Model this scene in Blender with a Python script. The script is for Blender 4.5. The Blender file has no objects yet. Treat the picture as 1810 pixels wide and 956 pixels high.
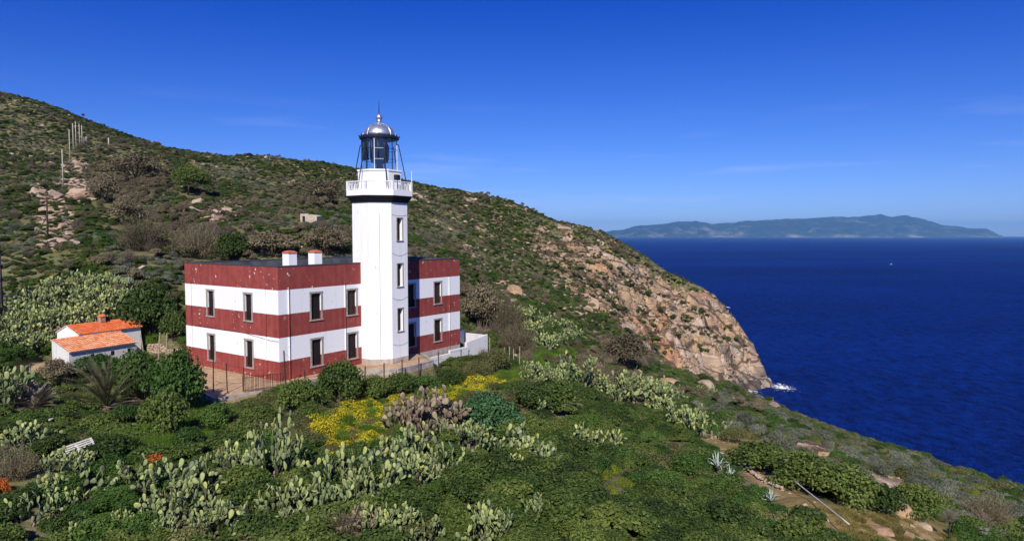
import bpy, bmesh, math, random
import numpy as np
from mathutils import Vector, Matrix, Euler

# ------------------------------------------------------------------ camera, sky, sun, exposure
S = bpy.context.scene
COL = S.collection
F = 1150.0                     # focal length in pixels of the 1810 px wide photograph
PW, PH = 1810, 956
PITCH = math.radians(3.08)
CZ = 12.7                      # camera height above the lighthouse yard
SEA = -62.0
cam_d = bpy.data.cameras.new('camera')
cam_d.sensor_width = 36.0
cam_d.lens = 36.0 * F / PW
cam_d.clip_start = 0.5
cam_d.clip_end = 120000
cam = bpy.data.objects.new('camera', cam_d)
COL.objects.link(cam)
cam.location = (0, 0, CZ)
cam.rotation_euler = (math.radians(90) - PITCH, 0, 0)
S.camera = cam

SUN_EL = math.radians(40)
SUN_AZ = math.atan2(-0.078, -0.997)
W = bpy.data.worlds.new('World')
S.world = W
W.use_nodes = True
wt = W.node_tree
bg = wt.nodes['Background']
sky = wt.nodes.new('ShaderNodeTexSky')
sky.sky_type = 'NISHITA'
sky.sun_disc = False
sky.sun_elevation = SUN_EL
sky.sun_rotation = SUN_AZ
sky.altitude = 1200
sky.air_density = 0.9
sky.dust_density = 0.3
sky.ozone_density = 3.5
hs = wt.nodes.new('ShaderNodeHueSaturation')
hs.inputs['Saturation'].default_value = 1.12
vm = wt.nodes.new('ShaderNodeVectorMath'); vm.operation = 'SUBTRACT'; vm.inputs[1].default_value = (0.50, 0.95, 0.0)   # the deep polarised blue of this sky
v2_ = wt.nodes.new('ShaderNodeVectorMath'); v2_.operation = 'MULTIPLY'; v2_.inputs[1].default_value = (0.66, 0.76, 1.06)
v3_ = wt.nodes.new('ShaderNodeVectorMath'); v3_.operation = 'MAXIMUM'; v3_.inputs[1].default_value = (0.06, 0.3, 0.5)
wt.links.new(sky.outputs[0], vm.inputs[0]); wt.links.new(vm.outputs[0], v2_.inputs[0]); wt.links.new(v2_.outputs[0], v3_.inputs[0]); wt.links.new(v3_.outputs[0], hs.inputs['Color'])
# faint wisps of cirrus low over the horizon
tc = wt.nodes.new('ShaderNodeTexCoord')
mp = wt.nodes.new('ShaderNodeMapping'); mp.inputs['Scale'].default_value = (3.2, 3.2, 34.0)
nz = wt.nodes.new('ShaderNodeTexNoise'); nz.inputs['Scale'].default_value = 1.3; nz.inputs['Detail'].default_value = 5
cr = wt.nodes.new('ShaderNodeMapRange'); cr.inputs['From Min'].default_value = 0.55; cr.inputs['From Max'].default_value = 0.80; cr.inputs['To Max'].default_value = 0.32
sx = wt.nodes.new('ShaderNodeSeparateXYZ')
el = wt.nodes.new('ShaderNodeMapRange'); el.inputs['From Min'].default_value = 0.20; el.inputs['From Max'].default_value = 0.07
ml = wt.nodes.new('ShaderNodeMath'); ml.operation = 'MULTIPLY'
mx = wt.nodes.new('ShaderNodeMix'); mx.data_type = 'RGBA'
mx.inputs[7].default_value = (6.6, 7.2, 8.2, 1)
wt.links.new(tc.outputs['Generated'], mp.inputs[0]); wt.links.new(mp.outputs[0], nz.inputs['Vector'])
wt.links.new(nz.outputs[0], cr.inputs[0]); wt.links.new(tc.outputs['Generated'], sx.inputs[0])
wt.links.new(sx.outputs[2], el.inputs[0]); wt.links.new(cr.outputs[0], ml.inputs[0]); wt.links.new(el.outputs[0], ml.inputs[1])
wt.links.new(ml.outputs[0], mx.inputs[0]); wt.links.new(hs.outputs[0], mx.inputs[6])
wt.links.new(mx.outputs[2], bg.inputs[0])
bg.inputs[1].default_value = 0.10

sun_d = bpy.data.lights.new('sun', 'SUN')
sun_d.energy = 4.9
sun_d.angle = math.radians(0.53)
sun_d.color = (1.0, 0.94, 0.85)
sun = bpy.data.objects.new('sun', sun_d)
COL.objects.link(sun)
sdir = Vector((math.sin(SUN_AZ) * math.cos(SUN_EL), math.cos(SUN_AZ) * math.cos(SUN_EL), math.sin(SUN_EL)))
sun.rotation_euler = sdir.to_track_quat('Z', 'Y').to_euler()
sun.location = (0, 0, 80)

vs = S.view_settings
vs.view_transform = 'Standard'; vs.look = 'None'; vs.gamma = 1.0; vs.exposure = 0.25
vs.use_curve_mapping = False
S.cycles.max_bounces = 5
S.cycles.diffuse_bounces = 2
S.cycles.glossy_bounces = 2
S.cycles.transparent_max_bounces = 8
S.cycles.transmission_bounces = 3
S.cycles.volume_bounces = 0
S.cycles.use_denoising = True

# ------------------------------------------------------------------ pixel <-> place
ct, st = math.cos(PITCH), math.sin(PITCH)
def ray(px, py):
    u = (px - 905.0) / F; v = (478.0 - py) / F
    return np.array([u, ct + st * v, -st + ct * v])
def pt(px, py, d):                      # the point d metres ahead on this sight line
    r = ray(px, py)
    return r * (d / r[1]) + np.array([0, 0, CZ])
def proj(X, Y, Z):
    z = Z - CZ
    f = Y * ct - z * st
    f = np.maximum(f, 0.01)
    return 905 + F * X / f, 478 - F * (Y * st + z * ct) / f
def onz(px, py, z):                     # the point at height z on this sight line
    r = ray(px, py)
    k = (z - CZ) / r[2]
    return r * k + np.array([0, 0, CZ])

# ------------------------------------------------------------------ noise
def hash2(ix, iy, seed):
    h = (ix.astype(np.int64) * 374761393 + iy.astype(np.int64) * 668265263 + seed * 974634777) & 0xFFFFFFFF
    h = ((h ^ (h >> 13)) * 1274126177) & 0xFFFFFFFF
    h = (h ^ (h >> 16)) & 0xFFFFFFFF
    return h / 4294967295.0
def vnoise(x, y, seed=0):
    x = np.asarray(x, float); y = np.asarray(y, float)
    ix = np.floor(x); iy = np.floor(y)
    fx = x - ix; fy = y - iy
    fx = fx * fx * fx * (fx * (fx * 6 - 15) + 10); fy = fy * fy * fy * (fy * (fy * 6 - 15) + 10)
    a = hash2(ix, iy, seed); b = hash2(ix + 1, iy, seed); c = hash2(ix, iy + 1, seed); d = hash2(ix + 1, iy + 1, seed)
    return (a + (b - a) * fx) + ((c + (d - c) * fx) - (a + (b - a) * fx)) * fy
def fbm(x, y, oct=4, seed=0):
    s = 0; a = 1; t = 0
    for o in range(oct):
        s = s + a * vnoise(x, y, seed + o * 17); t += a
        a *= 0.5; x = x * 2.03 + 5.1; y = y * 2.03 + 1.7
    return s / t
def blocks(x, y, cell, seed):
    """fractured rock: every Voronoi cell is a tilted plane of its own"""
    x = x / cell; y = y / cell
    ix = np.floor(x); iy = np.floor(y)
    best = np.full(x.shape, 9.0); sec = np.full(x.shape, 9.0); h = np.zeros(x.shape)
    for dx in (-1, 0, 1):
        for dy in (-1, 0, 1):
            jx = ix + dx; jy = iy + dy
            cx = jx + 0.15 + 0.7 * hash2(jx, jy, seed); cy = jy + 0.15 + 0.7 * hash2(jx, jy, seed + 1)
            d = (x - cx) ** 2 + (y - cy) ** 2
            hh = hash2(jx, jy, seed + 2) - 0.5 + (x - cx) * 1.3 * (hash2(jx, jy, seed + 3) - 0.5) + (y - cy) * 1.3 * (hash2(jx, jy, seed + 4) - 0.5)
            m = d < best
            sec = np.where(m, best, np.minimum(sec, d))
            h = np.where(m, hh, h); best = np.where(m, d, best)
    edge = np.sqrt(sec) - np.sqrt(best)
    return h * cell, edge
def sstep(a, b, x):
    t = np.clip((x - a) / (b - a), 0, 1)
    return t * t * (3 - 2 * t)
def polydist(px, py, poly):
    """signed distance to a polygon, positive inside"""
    px = np.asarray(px, float); py = np.asarray(py, float)
    d = np.full(px.shape, 1e9); ins = np.zeros(px.shape, bool)
    n = len(poly)
    for i in range(n):
        x0, y0 = poly[i]; x1, y1 = poly[(i + 1) % n]
        ex, ey = x1 - x0, y1 - y0
        t = np.clip(((px - x0) * ex + (py - y0) * ey) / (ex * ex + ey * ey + 1e-9), 0, 1)
        d = np.minimum(d, np.hypot(px - x0 - t * ex, py - y0 - t * ey))
        c = (y0 > py) != (y1 > py)
        xi = x0 + (py - y0) * ex / (ey if abs(ey) > 1e-9 else 1e-9)
        ins ^= c & (px < xi)
    return np.where(ins, d, -d)

# ------------------------------------------------------------------ frames of the two buildings
HB = np.array([-20.2, 56.0]); HA = math.radians(55.5)           # lighthouse: front corner, x along the long front
HL, HW = 24.8, 14.9
AB = np.array([-46.7, 68.0]); AA = math.radians(63.2); AZ = -1.6   # outbuilding
def h2w(x, y): return HB[0] + x * math.cos(HA) - y * math.sin(HA), HB[1] + x * math.sin(HA) + y * math.cos(HA)
def a2w(x, y): return AB[0] + x * math.cos(AA) - y * math.sin(AA), AB[1] + x * math.sin(AA) + y * math.cos(AA)
YARD = [tuple(onz(384, 704, 0)[:2]), tuple(onz(500, 684, 0)[:2]), h2w(6, -1.2), h2w(9.5, -4.6), h2w(14.5, -4.6), h2w(16.6, -1.3),
        h2w(16.9, .5), h2w(24.6, .5), h2w(29.0, 5), h2w(26.5, 17.0), h2w(-3.0, 17.5), tuple(onz(300, 640, 0)[:2]), tuple(onz(318, 672, 0)[:2])]
APAD = [a2w(-4.5, 0.5), a2w(-1.0, -1.0), a2w(8, -1.5), a2w(11, 2.5), a2w(11, 8.2), a2w(2, 8.2), a2w(-1, 5), a2w(-3.0, 3)]

# ------------------------------------------------------------------ terrain
# what the photograph shows: (column, row, metres ahead) and, for ground out of sight, ('z', column, metres ahead, height)
CP = [
 (0,956,24),(0,800,35),(0,700,50),(0,540,80),(0,450,100),(0,350,145),(0,250,230),(0,172,360),
 (100,500,85),(100,420,110),(100,340,155),(100,262,240),(100,190,350),
 (250,480,90),(250,420,115),(250,350,165),(250,300,230),(250,249,330),
 (450,450,105),(450,380,150),(450,322,230),(450,283,320),
 (600,440,115),(600,380,170),(600,330,250),(600,297,330),
 (760,448,150),(760,400,210),(760,352,290),(760,331,335),
 (880,640,76),(880,600,92),(880,540,130),(880,480,190),(880,420,260),(880,353,340),
 (1000,700,60),(1000,640,85),(1000,590,125),(1000,540,180),(1000,480,245),(1000,430,300),(1000,392,335),
 (1065,412,335),(1065,470,275),(1065,540,225),
 (1100,956,25),(1100,800,45),(1100,720,70),(1100,660,110),(1100,622,150),(1100,590,180),(1100,520,255),(1100,436,333),
 (1150,640,165),(1150,560,262),(1150,510,296),(1150,462,330),
 (1200,662,150),(1200,600,268),(1200,540,305),(1200,490,330),
 (1250,655,272),(1250,600,290),(1250,560,308),(1250,508,328),
 (1300,956,27),(1300,860,38),(1300,780,55),(1300,740,78),(1300,715,115),(1285,692,172),
 (1300,655,300),(1300,610,315),(1300,550,327),
 (1330,670,312),(1340,606,325),(1352,645,322),(1372,684,319),
 (1365,716,165),(1404,748,150),(1474,770,130),(1586,800,105),(1698,834,86),(1810,868,72),
 (1500,956,30),(1500,850,45),(1500,790,72),(1700,956,36),(1700,880,54),(1810,956,41),
 (600,956,24),(900,956,24),(900,800,36),(900,715,54),(600,800,36),(300,956,24),(300,800,35),(640,712,53),(200,760,43),
 ('z',160,70,-1.6),('z',90,74,-1.5),('z',30,70,-1.0),('z',260,76,-0.9),
 ('z',490,56,-0.5),('z',640,58,-1.3),('z',740,66,-2.1),('z',815,72,-1.9),
 ('z',560,90,1.5),('z',700,100,2.5),('z',400,82,1.0),
 # behind the crest and below the shoulder
 ('z',0,480,84),('z',250,440,50),('z',450,430,38),('z',600,440,34),('z',760,440,22),('z',880,430,10),('z',1000,410,-8),
 ('z',1065,400,-28),('z',1100,390,-45),('z',1150,378,-62),('z',1200,370,-68),('z',1250,362,-72),('z',1300,352,-74),('z',1340,345,-74),
 (1372,702,317),(1400,745,317),(1440,765,340),
 ('z',1150,212,-33),('z',1200,215,-42),('z',1250,225,-52),(1290,712,225),(1330,712,255),(1330,708,150),(1330,716,190),(1330,725,130),
 (1365,730,190),(1404,744,180),(1404,755,215),(1474,766,160),(1474,785,210),(1474,800,330),(1586,798,125),(1586,820,170),(1586,840,260),
 (1698,838,105),(1698,860,140),(1698,880,230),(1810,878,90),(1810,900,120),(1810,920,200),(2100,980,52),(2100,985,75),(2100,1020,120),(2450,1130,40),(2450,1150,90),
 (1404,750,110),(1474,772,98),(1586,804,82),(1698,838,70),(1810,874,60),('z',2100,34,-9),('z',2450,22,-12),
 (1404,760,70),(1650,870,52),
 ('z',-350,24,1.2),('z',-350,60,2.0),('z',-350,100,12),('z',-350,200,42),('z',-350,360,100),('z',-750,60,6),('z',-750,200,50),
 ('z',905,8,2.2),('z',0,8,2.5),('z',1700,10,0.6),('z',2300,10,-1.0),('z',-600,8,3),('z',905,16,1.6),('z',300,15,1.6),('z',1500,18,0.3),
]
_k = []
for c in CP:
    if c[0] == 'z': _k.append((c[1], c[2], c[3]))
    else:
        p = pt(c[0], c[1], c[2]); _k.append((c[0], c[2], p[2]))
_k = np.array(_k, float)
LD = 6.5
def _q(px, d): return np.stack([px / 100.0, LD * np.log(d)], -1)
def _phi(r2): return np.where(r2 > 1e-12, 0.5 * r2 * np.log(np.maximum(r2, 1e-12)), 0)
_P = _q(_k[:, 0], _k[:, 1]); _n = len(_P)
_A = np.zeros((_n + 3, _n + 3))
_A[:_n, :_n] = _phi(((_P[:, None] - _P[None]) ** 2).sum(-1)) + np.eye(_n) * 0.02
_A[:_n, _n] = 1; _A[:_n, _n + 1:] = _P; _A[_n, :_n] = 1; _A[_n + 1:, :_n] = _P.T
_w = np.linalg.solve(_A, np.concatenate([_k[:, 2], np.zeros(3)]))
def tps(px, d):
    q = _q(px, d); out = np.empty(px.shape)
    for i in range(0, len(px), 40000):
        qq = q[i:i + 40000]
        out[i:i + 40000] = _phi(((qq[:, None] - _P[None]) ** 2).sum(-1)) @ _w[:_n] + _w[_n] + qq @ _w[_n + 1:]
    return out

ROCKZ = [(925,418),(985,408),(1060,440),(1150,474),(1235,506),(1283,530),(1340,585),(1372,640),(1410,705),(1318,700),(1285,688),(1240,668),(1190,642),(1140,618),(1085,580),(1040,550),(1000,515),(960,470)]
OUTCROPS = [[(60,330),(160,325),(165,350),(110,360),(60,350)],[(75,350),(130,350),(130,440),(70,440)],[(115,290),(150,290),(150,330),(112,330)],
            [(315,362),(420,355),(415,385),(350,395)],[(870,500),(930,495),(925,530),(880,535)],[(1000,520),(1060,530),(1050,570),(1000,555)],
            [(820,470),(850,450),(870,470),(840,490)], [(1400,785),(1460,790),(1462,810),(1405,805)],[(1530,835),(1600,855),(1612,885),(1540,865)]]
SOIL = [[(1225,770),(1290,790),(1460,905),(1520,956),(1470,956),(1380,890),(1300,825)],[(1240,765),(1400,790),(1470,800),(1455,815),(1360,800),(1260,785)],
        [(1440,895),(1560,900),(1640,920),(1700,956),(1500,956)],[(700,690),(800,700),(790,722),(710,715)],[(1530,830),(1610,850),(1620,890),(1540,870)]]
SAND = [[(25,640),(90,640),(120,650),(60,672),(30,665)]]

NC, NR = 1200, 560
PXS = np.linspace(-700, 2500, NC)
DS = np.concatenate([np.geomspace(4, 60, 170, endpoint=False), np.geomspace(60, 200, 170, endpoint=False), np.geomspace(200, 350, 190, endpoint=False), np.geomspace(350, 520, 30)])
NR = len(DS)
gp, gd = np.meshgrid(PXS, DS)
gp = gp.ravel(); gd = gd.ravel()
GX = gd * (gp - 905) / F / ct; GY = gd.copy()
GZ = tps(gp, gd)
_pp, _qq = proj(GX, GY, GZ)
jx = (fbm(GX / 9, GY / 9, 3, 5) - 0.5) * 50; jy = (fbm(GX / 9, GY / 9, 3, 6) - 0.5) * 40
R_ROCK = sstep(-10, 14, polydist(_pp + jx * 0.7, _qq + jy * 0.7, ROCKZ)) * (1 - .42 * sstep(1150, 1020, _pp))
for o in OUTCROPS:
    R_ROCK = np.maximum(R_ROCK, 0.62 * sstep(-16, 8, polydist(_pp + jx * 0.9, _qq + jy * 0.6, o)))
_spread = sstep(0.60, 0.70, fbm(GX / 7, GY / 11, 4, 40)) * sstep(90, 170, gd) * 0.85
_rightish = sstep(640, 860, gp)
R_ROCK = np.maximum(R_ROCK, _spread * (0.45 + 0.55 * _rightish))
R_SOIL = np.zeros_like(GX)
for o in SOIL: R_SOIL = np.maximum(R_SOIL, sstep(-9, 6, polydist(_pp + jx * 0.5, _qq + jy * 0.35, o)))
# broad lumps, then broken rock
far = sstep(60, 140, gd)
GZ = GZ + (fbm(GX / 38, GY / 38, 4, 11) - 0.5) * 5.0 * far + (fbm(GX / 6, GY / 6, 3, 12) - 0.5) * (0.5 + 0.5 * far)
wx = GX + (fbm(GX / 8, GY / 8, 3, 21) - 0.5) * 5; wy = GY + (fbm(GX / 8, GY / 8, 3, 22) - 0.5) * 5
ru, rv = (wx * 0.88 + wy * 0.47) * 0.40, -wx * 0.47 + wy * 0.88   # slabs run down the slope towards the sea
b1, e1 = blocks(ru, rv, 11.0, 31); b2, e2 = blocks(ru, rv, 4.6, 47); b3, e3 = blocks(ru * 1.6, rv, 2.4, 63)
big = sstep(180, 250, gd) * (1 - .62 * sstep(296, 322, gd) * sstep(1170, 1060, gp)) * (.45 + .55 * sstep(1000, 1160, gp))
GZ = GZ + R_ROCK * (big * (b1 * 0.46 + b2 * 0.62 + b3 * 0.34 - 2.6 * (1 - sstep(0, 0.14, e2)) - 3.4 * (1 - sstep(0, 0.09, e1))) + (1 - big) * (b2 * 0.12 + b3 * 0.18))
GZ = GZ - R_ROCK * sstep(1040, 1140, gp) * sstep(200, 260, gd) * 11.0 * (1 - np.minimum(1, np.abs(fbm(ru / 15, rv / 13, 3, 91) - .5) * 9)) * sstep(328, 312, gd)
G_EDGE = np.minimum(e2, e3 * 0.8)
# level ground for the yard and the outbuilding
m = sstep(-1.2, 0.15, polydist(GX, GY, YARD)); GZ = GZ * (1 - m) + (0.02 + 0.05 * (fbm(GX, GY, 3, 3) - .5)) * m
m2 = sstep(-2.2, 0.4, polydist(GX, GY, APAD)); GZ = GZ * (1 - m2) + AZ * m2
R_SAND = np.maximum(sstep(-0.6, 0.3, polydist(GX, GY, YARD)), 0)
for o in SAND: R_SAND = np.maximum(R_SAND, sstep(-5, 3, polydist(_pp + jx * .2, _qq + jy * .2, o)))
GZg = GZ.reshape(NR, NC)
LDS = np.log(DS)
def height(X, Y):
    X = np.atleast_1d(np.asarray(X, float)); Y = np.atleast_1d(np.asarray(Y, float))
    c = ((X / Y * F * ct + 905) - PXS[0]) / (PXS[1] - PXS[0])
    r = np.interp(np.log(np.maximum(Y, 0.1)), LDS, np.arange(NR))
    c = np.clip(c, 0, NC - 1.001); r = np.clip(r, 0, NR - 1.001)
    i = c.astype(int); j = r.astype(int); fc = c - i; fr = r - j
    return (GZg[j, i] * (1 - fc) + GZg[j, i + 1] * fc) * (1 - fr) + (GZg[j + 1, i] * (1 - fc) + GZg[j + 1, i + 1] * fc) * fr
def field(A, X, Y):
    g = A.reshape(NR, NC)
    c = np.clip(((X / Y * F * ct + 905) - PXS[0]) / (PXS[1] - PXS[0]), 0, NC - 1).astype(int)
    r = np.clip(np.interp(np.log(Y), LDS, np.arange(NR)), 0, NR - 1).astype(int)
    return g[r, c]
def ground(px, py, lift=0.0):
    """first ground met along a sight line"""
    r = ray(px, py)
    d = np.geomspace(6, 500, 3000)
    P = r[None] * (d / r[1])[:, None] + np.array([0, 0, CZ])
    below = P[:, 2] < height(P[:, 0], P[:, 1]) + lift
    k = int(np.argmax(below)) if below.any() else len(d) - 1
    X, Y = P[k, 0], P[k, 1]
    return float(X), float(Y), float(height(X, Y)[0])

# ------------------------------------------------------------------ materials
class NT:
    def __init__(s, name):
        s.m = bpy.data.materials.new(name); s.m.use_nodes = True
        s.t = s.m.node_tree; s.n = s.t.nodes; s.l = s.t.links
        s.b = s.n['Principled BSDF']; s.out = s.n['Material Output']
    def node(s, kind, **kw):
        n = s.n.new('ShaderNode' + kind)
        for k, v in kw.items():
            if k in n.inputs.keys(): n.inputs[k].default_value = v
            else: setattr(n, k, v)
        return n
    def link(s, a, b): s.l.new(a, b)
    def noise(s, vec, scale, detail=4, rough=0.55):
        n = s.node('TexNoise', Scale=scale, Detail=detail, Roughness=rough)
        if vec is not None: s.link(vec, n.inputs['Vector'])
        return n.outputs[0]
    def ramp(s, fac, stops, interp='LINEAR'):
        r = s.node('ValToRGB'); e = r.color_ramp.elements
        r.color_ramp.interpolation = interp
        while len(e) < len(stops): e.new(0.5)
        for x, (p, c) in zip(e, stops):
            x.position = p; x.color = (*c, 1) if len(c) == 3 else c
        s.link(fac, r.inputs[0]); return r.outputs[0]
    def mix(s, fac, a, b, mode='MIX'):
        n = s.node('Mix', data_type='RGBA', blend_type=mode)
        for i, v in ((0, fac), (6, a), (7, b)):
            if isinstance(v, (int, float)): n.inputs[i].default_value = v
            elif isinstance(v, tuple): n.inputs[i].default_value = (*v, 1)
            else: s.link(v, n.inputs[i])
        return n.outputs[2]
    def math(s, op, a, b=0.0, c=0.0):
        n = s.node('Math', operation=op)
        for i, v in enumerate((a, b, c)):
            if isinstance(v, (int, float)): n.inputs[i].default_value = v
            else: s.link(v, n.inputs[i])
        return n.outputs[0]
    def rng(s, v, a, b, c=0.0, d=1.0):
        n = s.node('MapRange'); s.link(v, n.inputs[0])
        for i, x in zip((1, 2, 3, 4), (a, b, c, d)): n.inputs[i].default_value = x
        return n.outputs[0]
    def mapping(s, vec, scale=(1, 1, 1), rot=(0, 0, 0)):
        n = s.node('Mapping'); n.inputs['Scale'].default_value = scale; n.inputs['Rotation'].default_value = rot
        s.link(vec, n.inputs[0]); return n.outputs[0]
    def bump(s, h, strength=0.5, dist=0.1):
        n = s.node('Bump', Strength=strength, Distance=dist); s.link(h, n.inputs['Height'])
        s.link(n.outputs[0], s.b.inputs['Normal']); return n
    def set(s, **kw):
        for k, v in kw.items():
            k = k.replace('_', ' ')
            if isinstance(v, (int, float)): s.b.inputs[k].default_value = v
            elif isinstance(v, tuple): s.b.inputs[k].default_value = (*v, 1)
            else: s.link(v, s.b.inputs[k])
        return s
def plain(name, col, rough=0.8, var=0.25, scale=3.0, metal=0.0, bump=0.0, spec=0.3):
    t = NT(name); o = t.node('TexCoord').outputs['Object']
    n = t.noise(o, scale, 5)
    dark = tuple(c * (1 - var) for c in col); light = tuple(min(1, c * (1 + var)) for c in col)
    t.set(Base_Color=t.ramp(n, [(0.3, dark), (0.7, light)]), Roughness=rough, Metallic=metal)
    t.b.inputs['Specular IOR Level'].default_value = spec
    if bump: t.bump(t.noise(o, scale * 4, 5), bump, 0.02)
    return t.m
def leafmat(name, stops, trans=0.25, patch=None, rough=0.6, spec=0.25):
    """leaves: every plant and every leaf differs a little, whole slopes drift in hue"""
    t = NT(name)
    oi = t.node('ObjectInfo').outputs['Random']
    at = t.node('Attribute', attribute_name='tint').outputs['Fac']
    g = t.node('NewGeometry').outputs['Position']
    big = t.noise(g, 0.11, 3)
    f = t.math('ADD', t.math('MULTIPLY', oi, 0.42), t.math('ADD', t.math('MULTIPLY', at, 0.34), t.math('MULTIPLY', t.rng(big, .3, .7), 0.24)))
    c = t.ramp(f, stops)
    t.set(Base_Color=c, Roughness=rough); t.b.inputs['Specular IOR Level'].default_value = spec
    if trans:
        tr = t.node('BsdfTranslucent'); t.link(c, tr.inputs[0])
        ms = t.node('MixShader'); ms.inputs[0].default_value = trans
        t.link(t.b.outputs[0], ms.inputs[1]); t.link(tr.outputs[0], ms.inputs[2]); t.link(ms.outputs[0], t.out.inputs[0])
    return t.m
M = {}
# ------------------------------------------------------------------ object helpers
def props(o, label=None, cat=None, group=None, kind=None):
    if label: o['label'] = label
    if cat: o['category'] = cat
    if group: o['group'] = group
    if kind: o['kind'] = kind
    return o
def empty(name, loc=(0, 0, 0), rz=0.0):
    o = bpy.data.objects.new(name, None); COL.objects.link(o)
    o.location = loc; o.rotation_euler = (0, 0, rz); o.empty_display_size = 0.3
    return o
def npmesh(name, V, faces=None, quads=None, tris=None, mats=(), midx=None, smooth=False, attrs=None):
    me = bpy.data.meshes.new(name)
    if faces is not None:
        me.from_pydata([tuple(v) for v in V], [], faces)
    else:
        V = np.asarray(V, np.float32)
        L = []; st_ = []; tot = 0
        if quads is not None and len(quads):
            L.append(np.asarray(quads, np.int32).ravel()); st_.append(np.arange(len(quads), dtype=np.int32) * 4 + tot); tot += 4 * len(quads)
        if tris is not None and len(tris):
            L.append(np.asarray(tris, np.int32).ravel()); st_.append(np.arange(len(tris), dtype=np.int32) * 3 + tot); tot += 3 * len(tris)
        me.vertices.add(len(V)); me.vertices.foreach_set('co', V.ravel())
        L = np.concatenate(L); st_ = np.concatenate(st_)
        me.loops.add(len(L)); me.loops.foreach_set('vertex_index', L)
        me.polygons.add(len(st_)); me.polygons.foreach_set('loop_start', st_)
        me.update(calc_edges=True)
    for m_ in mats: me.materials.append(m_)
    if midx is not None: me.polygons.foreach_set('material_index', np.asarray(midx, np.int32))
    me.polygons.foreach_set('use_smooth', np.full(len(me.polygons), smooth))
    for k, a in (attrs or {}).items():
        at = me.attributes.new(k, 'FLOAT', 'POINT'); at.data.foreach_set('value', np.asarray(a, np.float32))
    me.update()
    return me
def link(name, me, parent=None, loc=None):
    o = bpy.data.objects.new(name, me); COL.objects.link(o)
    if parent is not None: o.parent = parent
    if loc is not None: o.location = loc
    return o
class MB:
    """collects boxes, tubes, rings and sheets and links them as one mesh object"""
    def __init__(s): s.v = []; s.f = []; s.m = []; s.cur = 0
    def add(s, vs_, fs):
        b = len(s.v); s.v += [tuple(v) for v in vs_]; s.f += [tuple(i + b for i in f) for f in fs]; s.m += [s.cur] * len(fs); return s
    def box(s, x0, x1, y0, y1, z0, z1):
        return s.add([(x0,y0,z0),(x1,y0,z0),(x1,y1,z0),(x0,y1,z0),(x0,y0,z1),(x1,y0,z1),(x1,y1,z1),(x0,y1,z1)],
                     [(0,3,2,1),(4,5,6,7),(0,1,5,4),(1,2,6,5),(2,3,7,6),(3,0,4,7)])
    def prism(s, poly, z0, z1, top=True, bot=True):
        n = len(poly)
        fs = [(i, (i + 1) % n, n + (i + 1) % n, n + i) for i in range(n)]
        if top: fs.append(tuple(range(n, 2 * n)))
        if bot: fs.append(tuple(range(n - 1, -1, -1)))
        return s.add([(x, y, z0) for x, y in poly] + [(x, y, z1) for x, y in poly], fs)
    def tube(s, pts, r, n=6, r2=None, cap=True):
        pts = [Vector(p) for p in pts]; k = len(pts); vs_ = []
        for i, p in enumerate(pts):
            t = (pts[min(i + 1, k - 1)] - pts[max(i - 1, 0)]).normalized()
            a = t.cross(Vector((0, 0, 1))) if abs(t.z) < 0.95 else t.cross(Vector((1, 0, 0)))
            a.normalize(); b = t.cross(a)
            rr = r + ((r2 if r2 is not None else r) - r) * i / max(1, k - 1)
            for j in range(n):
                q = 2 * math.pi * j / n
                vs_.append(p + a * (rr * math.cos(q)) + b * (rr * math.sin(q)))
        fs = [(i * n + j, i * n + (j + 1) % n, (i + 1) * n + (j + 1) % n, (i + 1) * n + j) for i in range(k - 1) for j in range(n)]
        if cap: fs += [tuple(range(n - 1, -1, -1)), tuple(range((k - 1) * n, k * n))]
        return s.add(vs_, fs)
    def lathe(s, prof, n=24, cx=0, cy=0, ph=0.0):
        vs_ = [(cx + r * math.cos(2 * math.pi * j / n + ph), cy + r * math.sin(2 * math.pi * j / n + ph), z) for r, z in prof for j in range(n)]
        k = len(prof)
        fs = [(i * n + j, i * n + (j + 1) % n, (i + 1) * n + (j + 1) % n, (i + 1) * n + j) for i in range(k - 1) for j in range(n)]
        if prof[-1][0] > 1e-4: fs.append(tuple(range((k - 1) * n, k * n)))
        if prof[0][0] > 1e-4: fs.append(tuple(range(n - 1, -1, -1)))
        return s.add(vs_, fs)
    def build(s, name, mat, parent=None, loc=None, smooth=False, bevel=0.0):
        mats = mat if isinstance(mat, (list, tuple)) else [mat]
        me = npmesh(name, s.v, faces=s.f, mats=mats, midx=s.m, smooth=smooth)
        o = link(name, me, parent, loc)
        if bevel:
            b = o.modifiers.new('bevel', 'BEVEL'); b.width = bevel; b.segments = 2; b.limit_method = 'ANGLE'
        return o
def copy_tree(o, parent=None, label=None):
    c = o.copy(); COL.objects.link(c)
    if parent is not None: c.parent = parent
    for ch in list(o.children): copy_tree(ch, c)
    if label: c['label'] = label
    return c

# ------------------------------------------------------------------ terrain
t = NT('hillside')
pos = t.node('NewGeometry').outputs['Position']
aR = t.node('Attribute', attribute_name='rock').outputs['Fac']
aS = t.node('Attribute', attribute_name='soil').outputs['Fac']
aY = t.node('Attribute', attribute_name='sand').outputs['Fac']
aE = t.node('Attribute', attribute_name='edge').outputs['Fac']
n1 = t.noise(pos, 0.9, 6, 0.65); n2 = t.noise(pos, 0.12, 4); n3 = t.noise(pos, 5.0, 4, 0.6)
earth = t.mix(t.rng(n1, .35, .68), (0.060, 0.060, 0.026), (0.23, 0.20, 0.105))
earth = t.mix(t.rng(n2, .4, .65), earth, (0.12, 0.125, 0.040))
soil = t.mix(t.rng(n1, .3, .7), (0.27, 0.17, 0.075), (0.42, 0.29, 0.15))
soil = t.mix(t.math('MULTIPLY', t.rng(n2, .42, .58), 0.6), soil, (0.16, 0.13, 0.03))
sand = t.mix(t.rng(n1, .3, .7), (0.36, 0.23, 0.13), (0.52, 0.37, 0.235))
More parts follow.
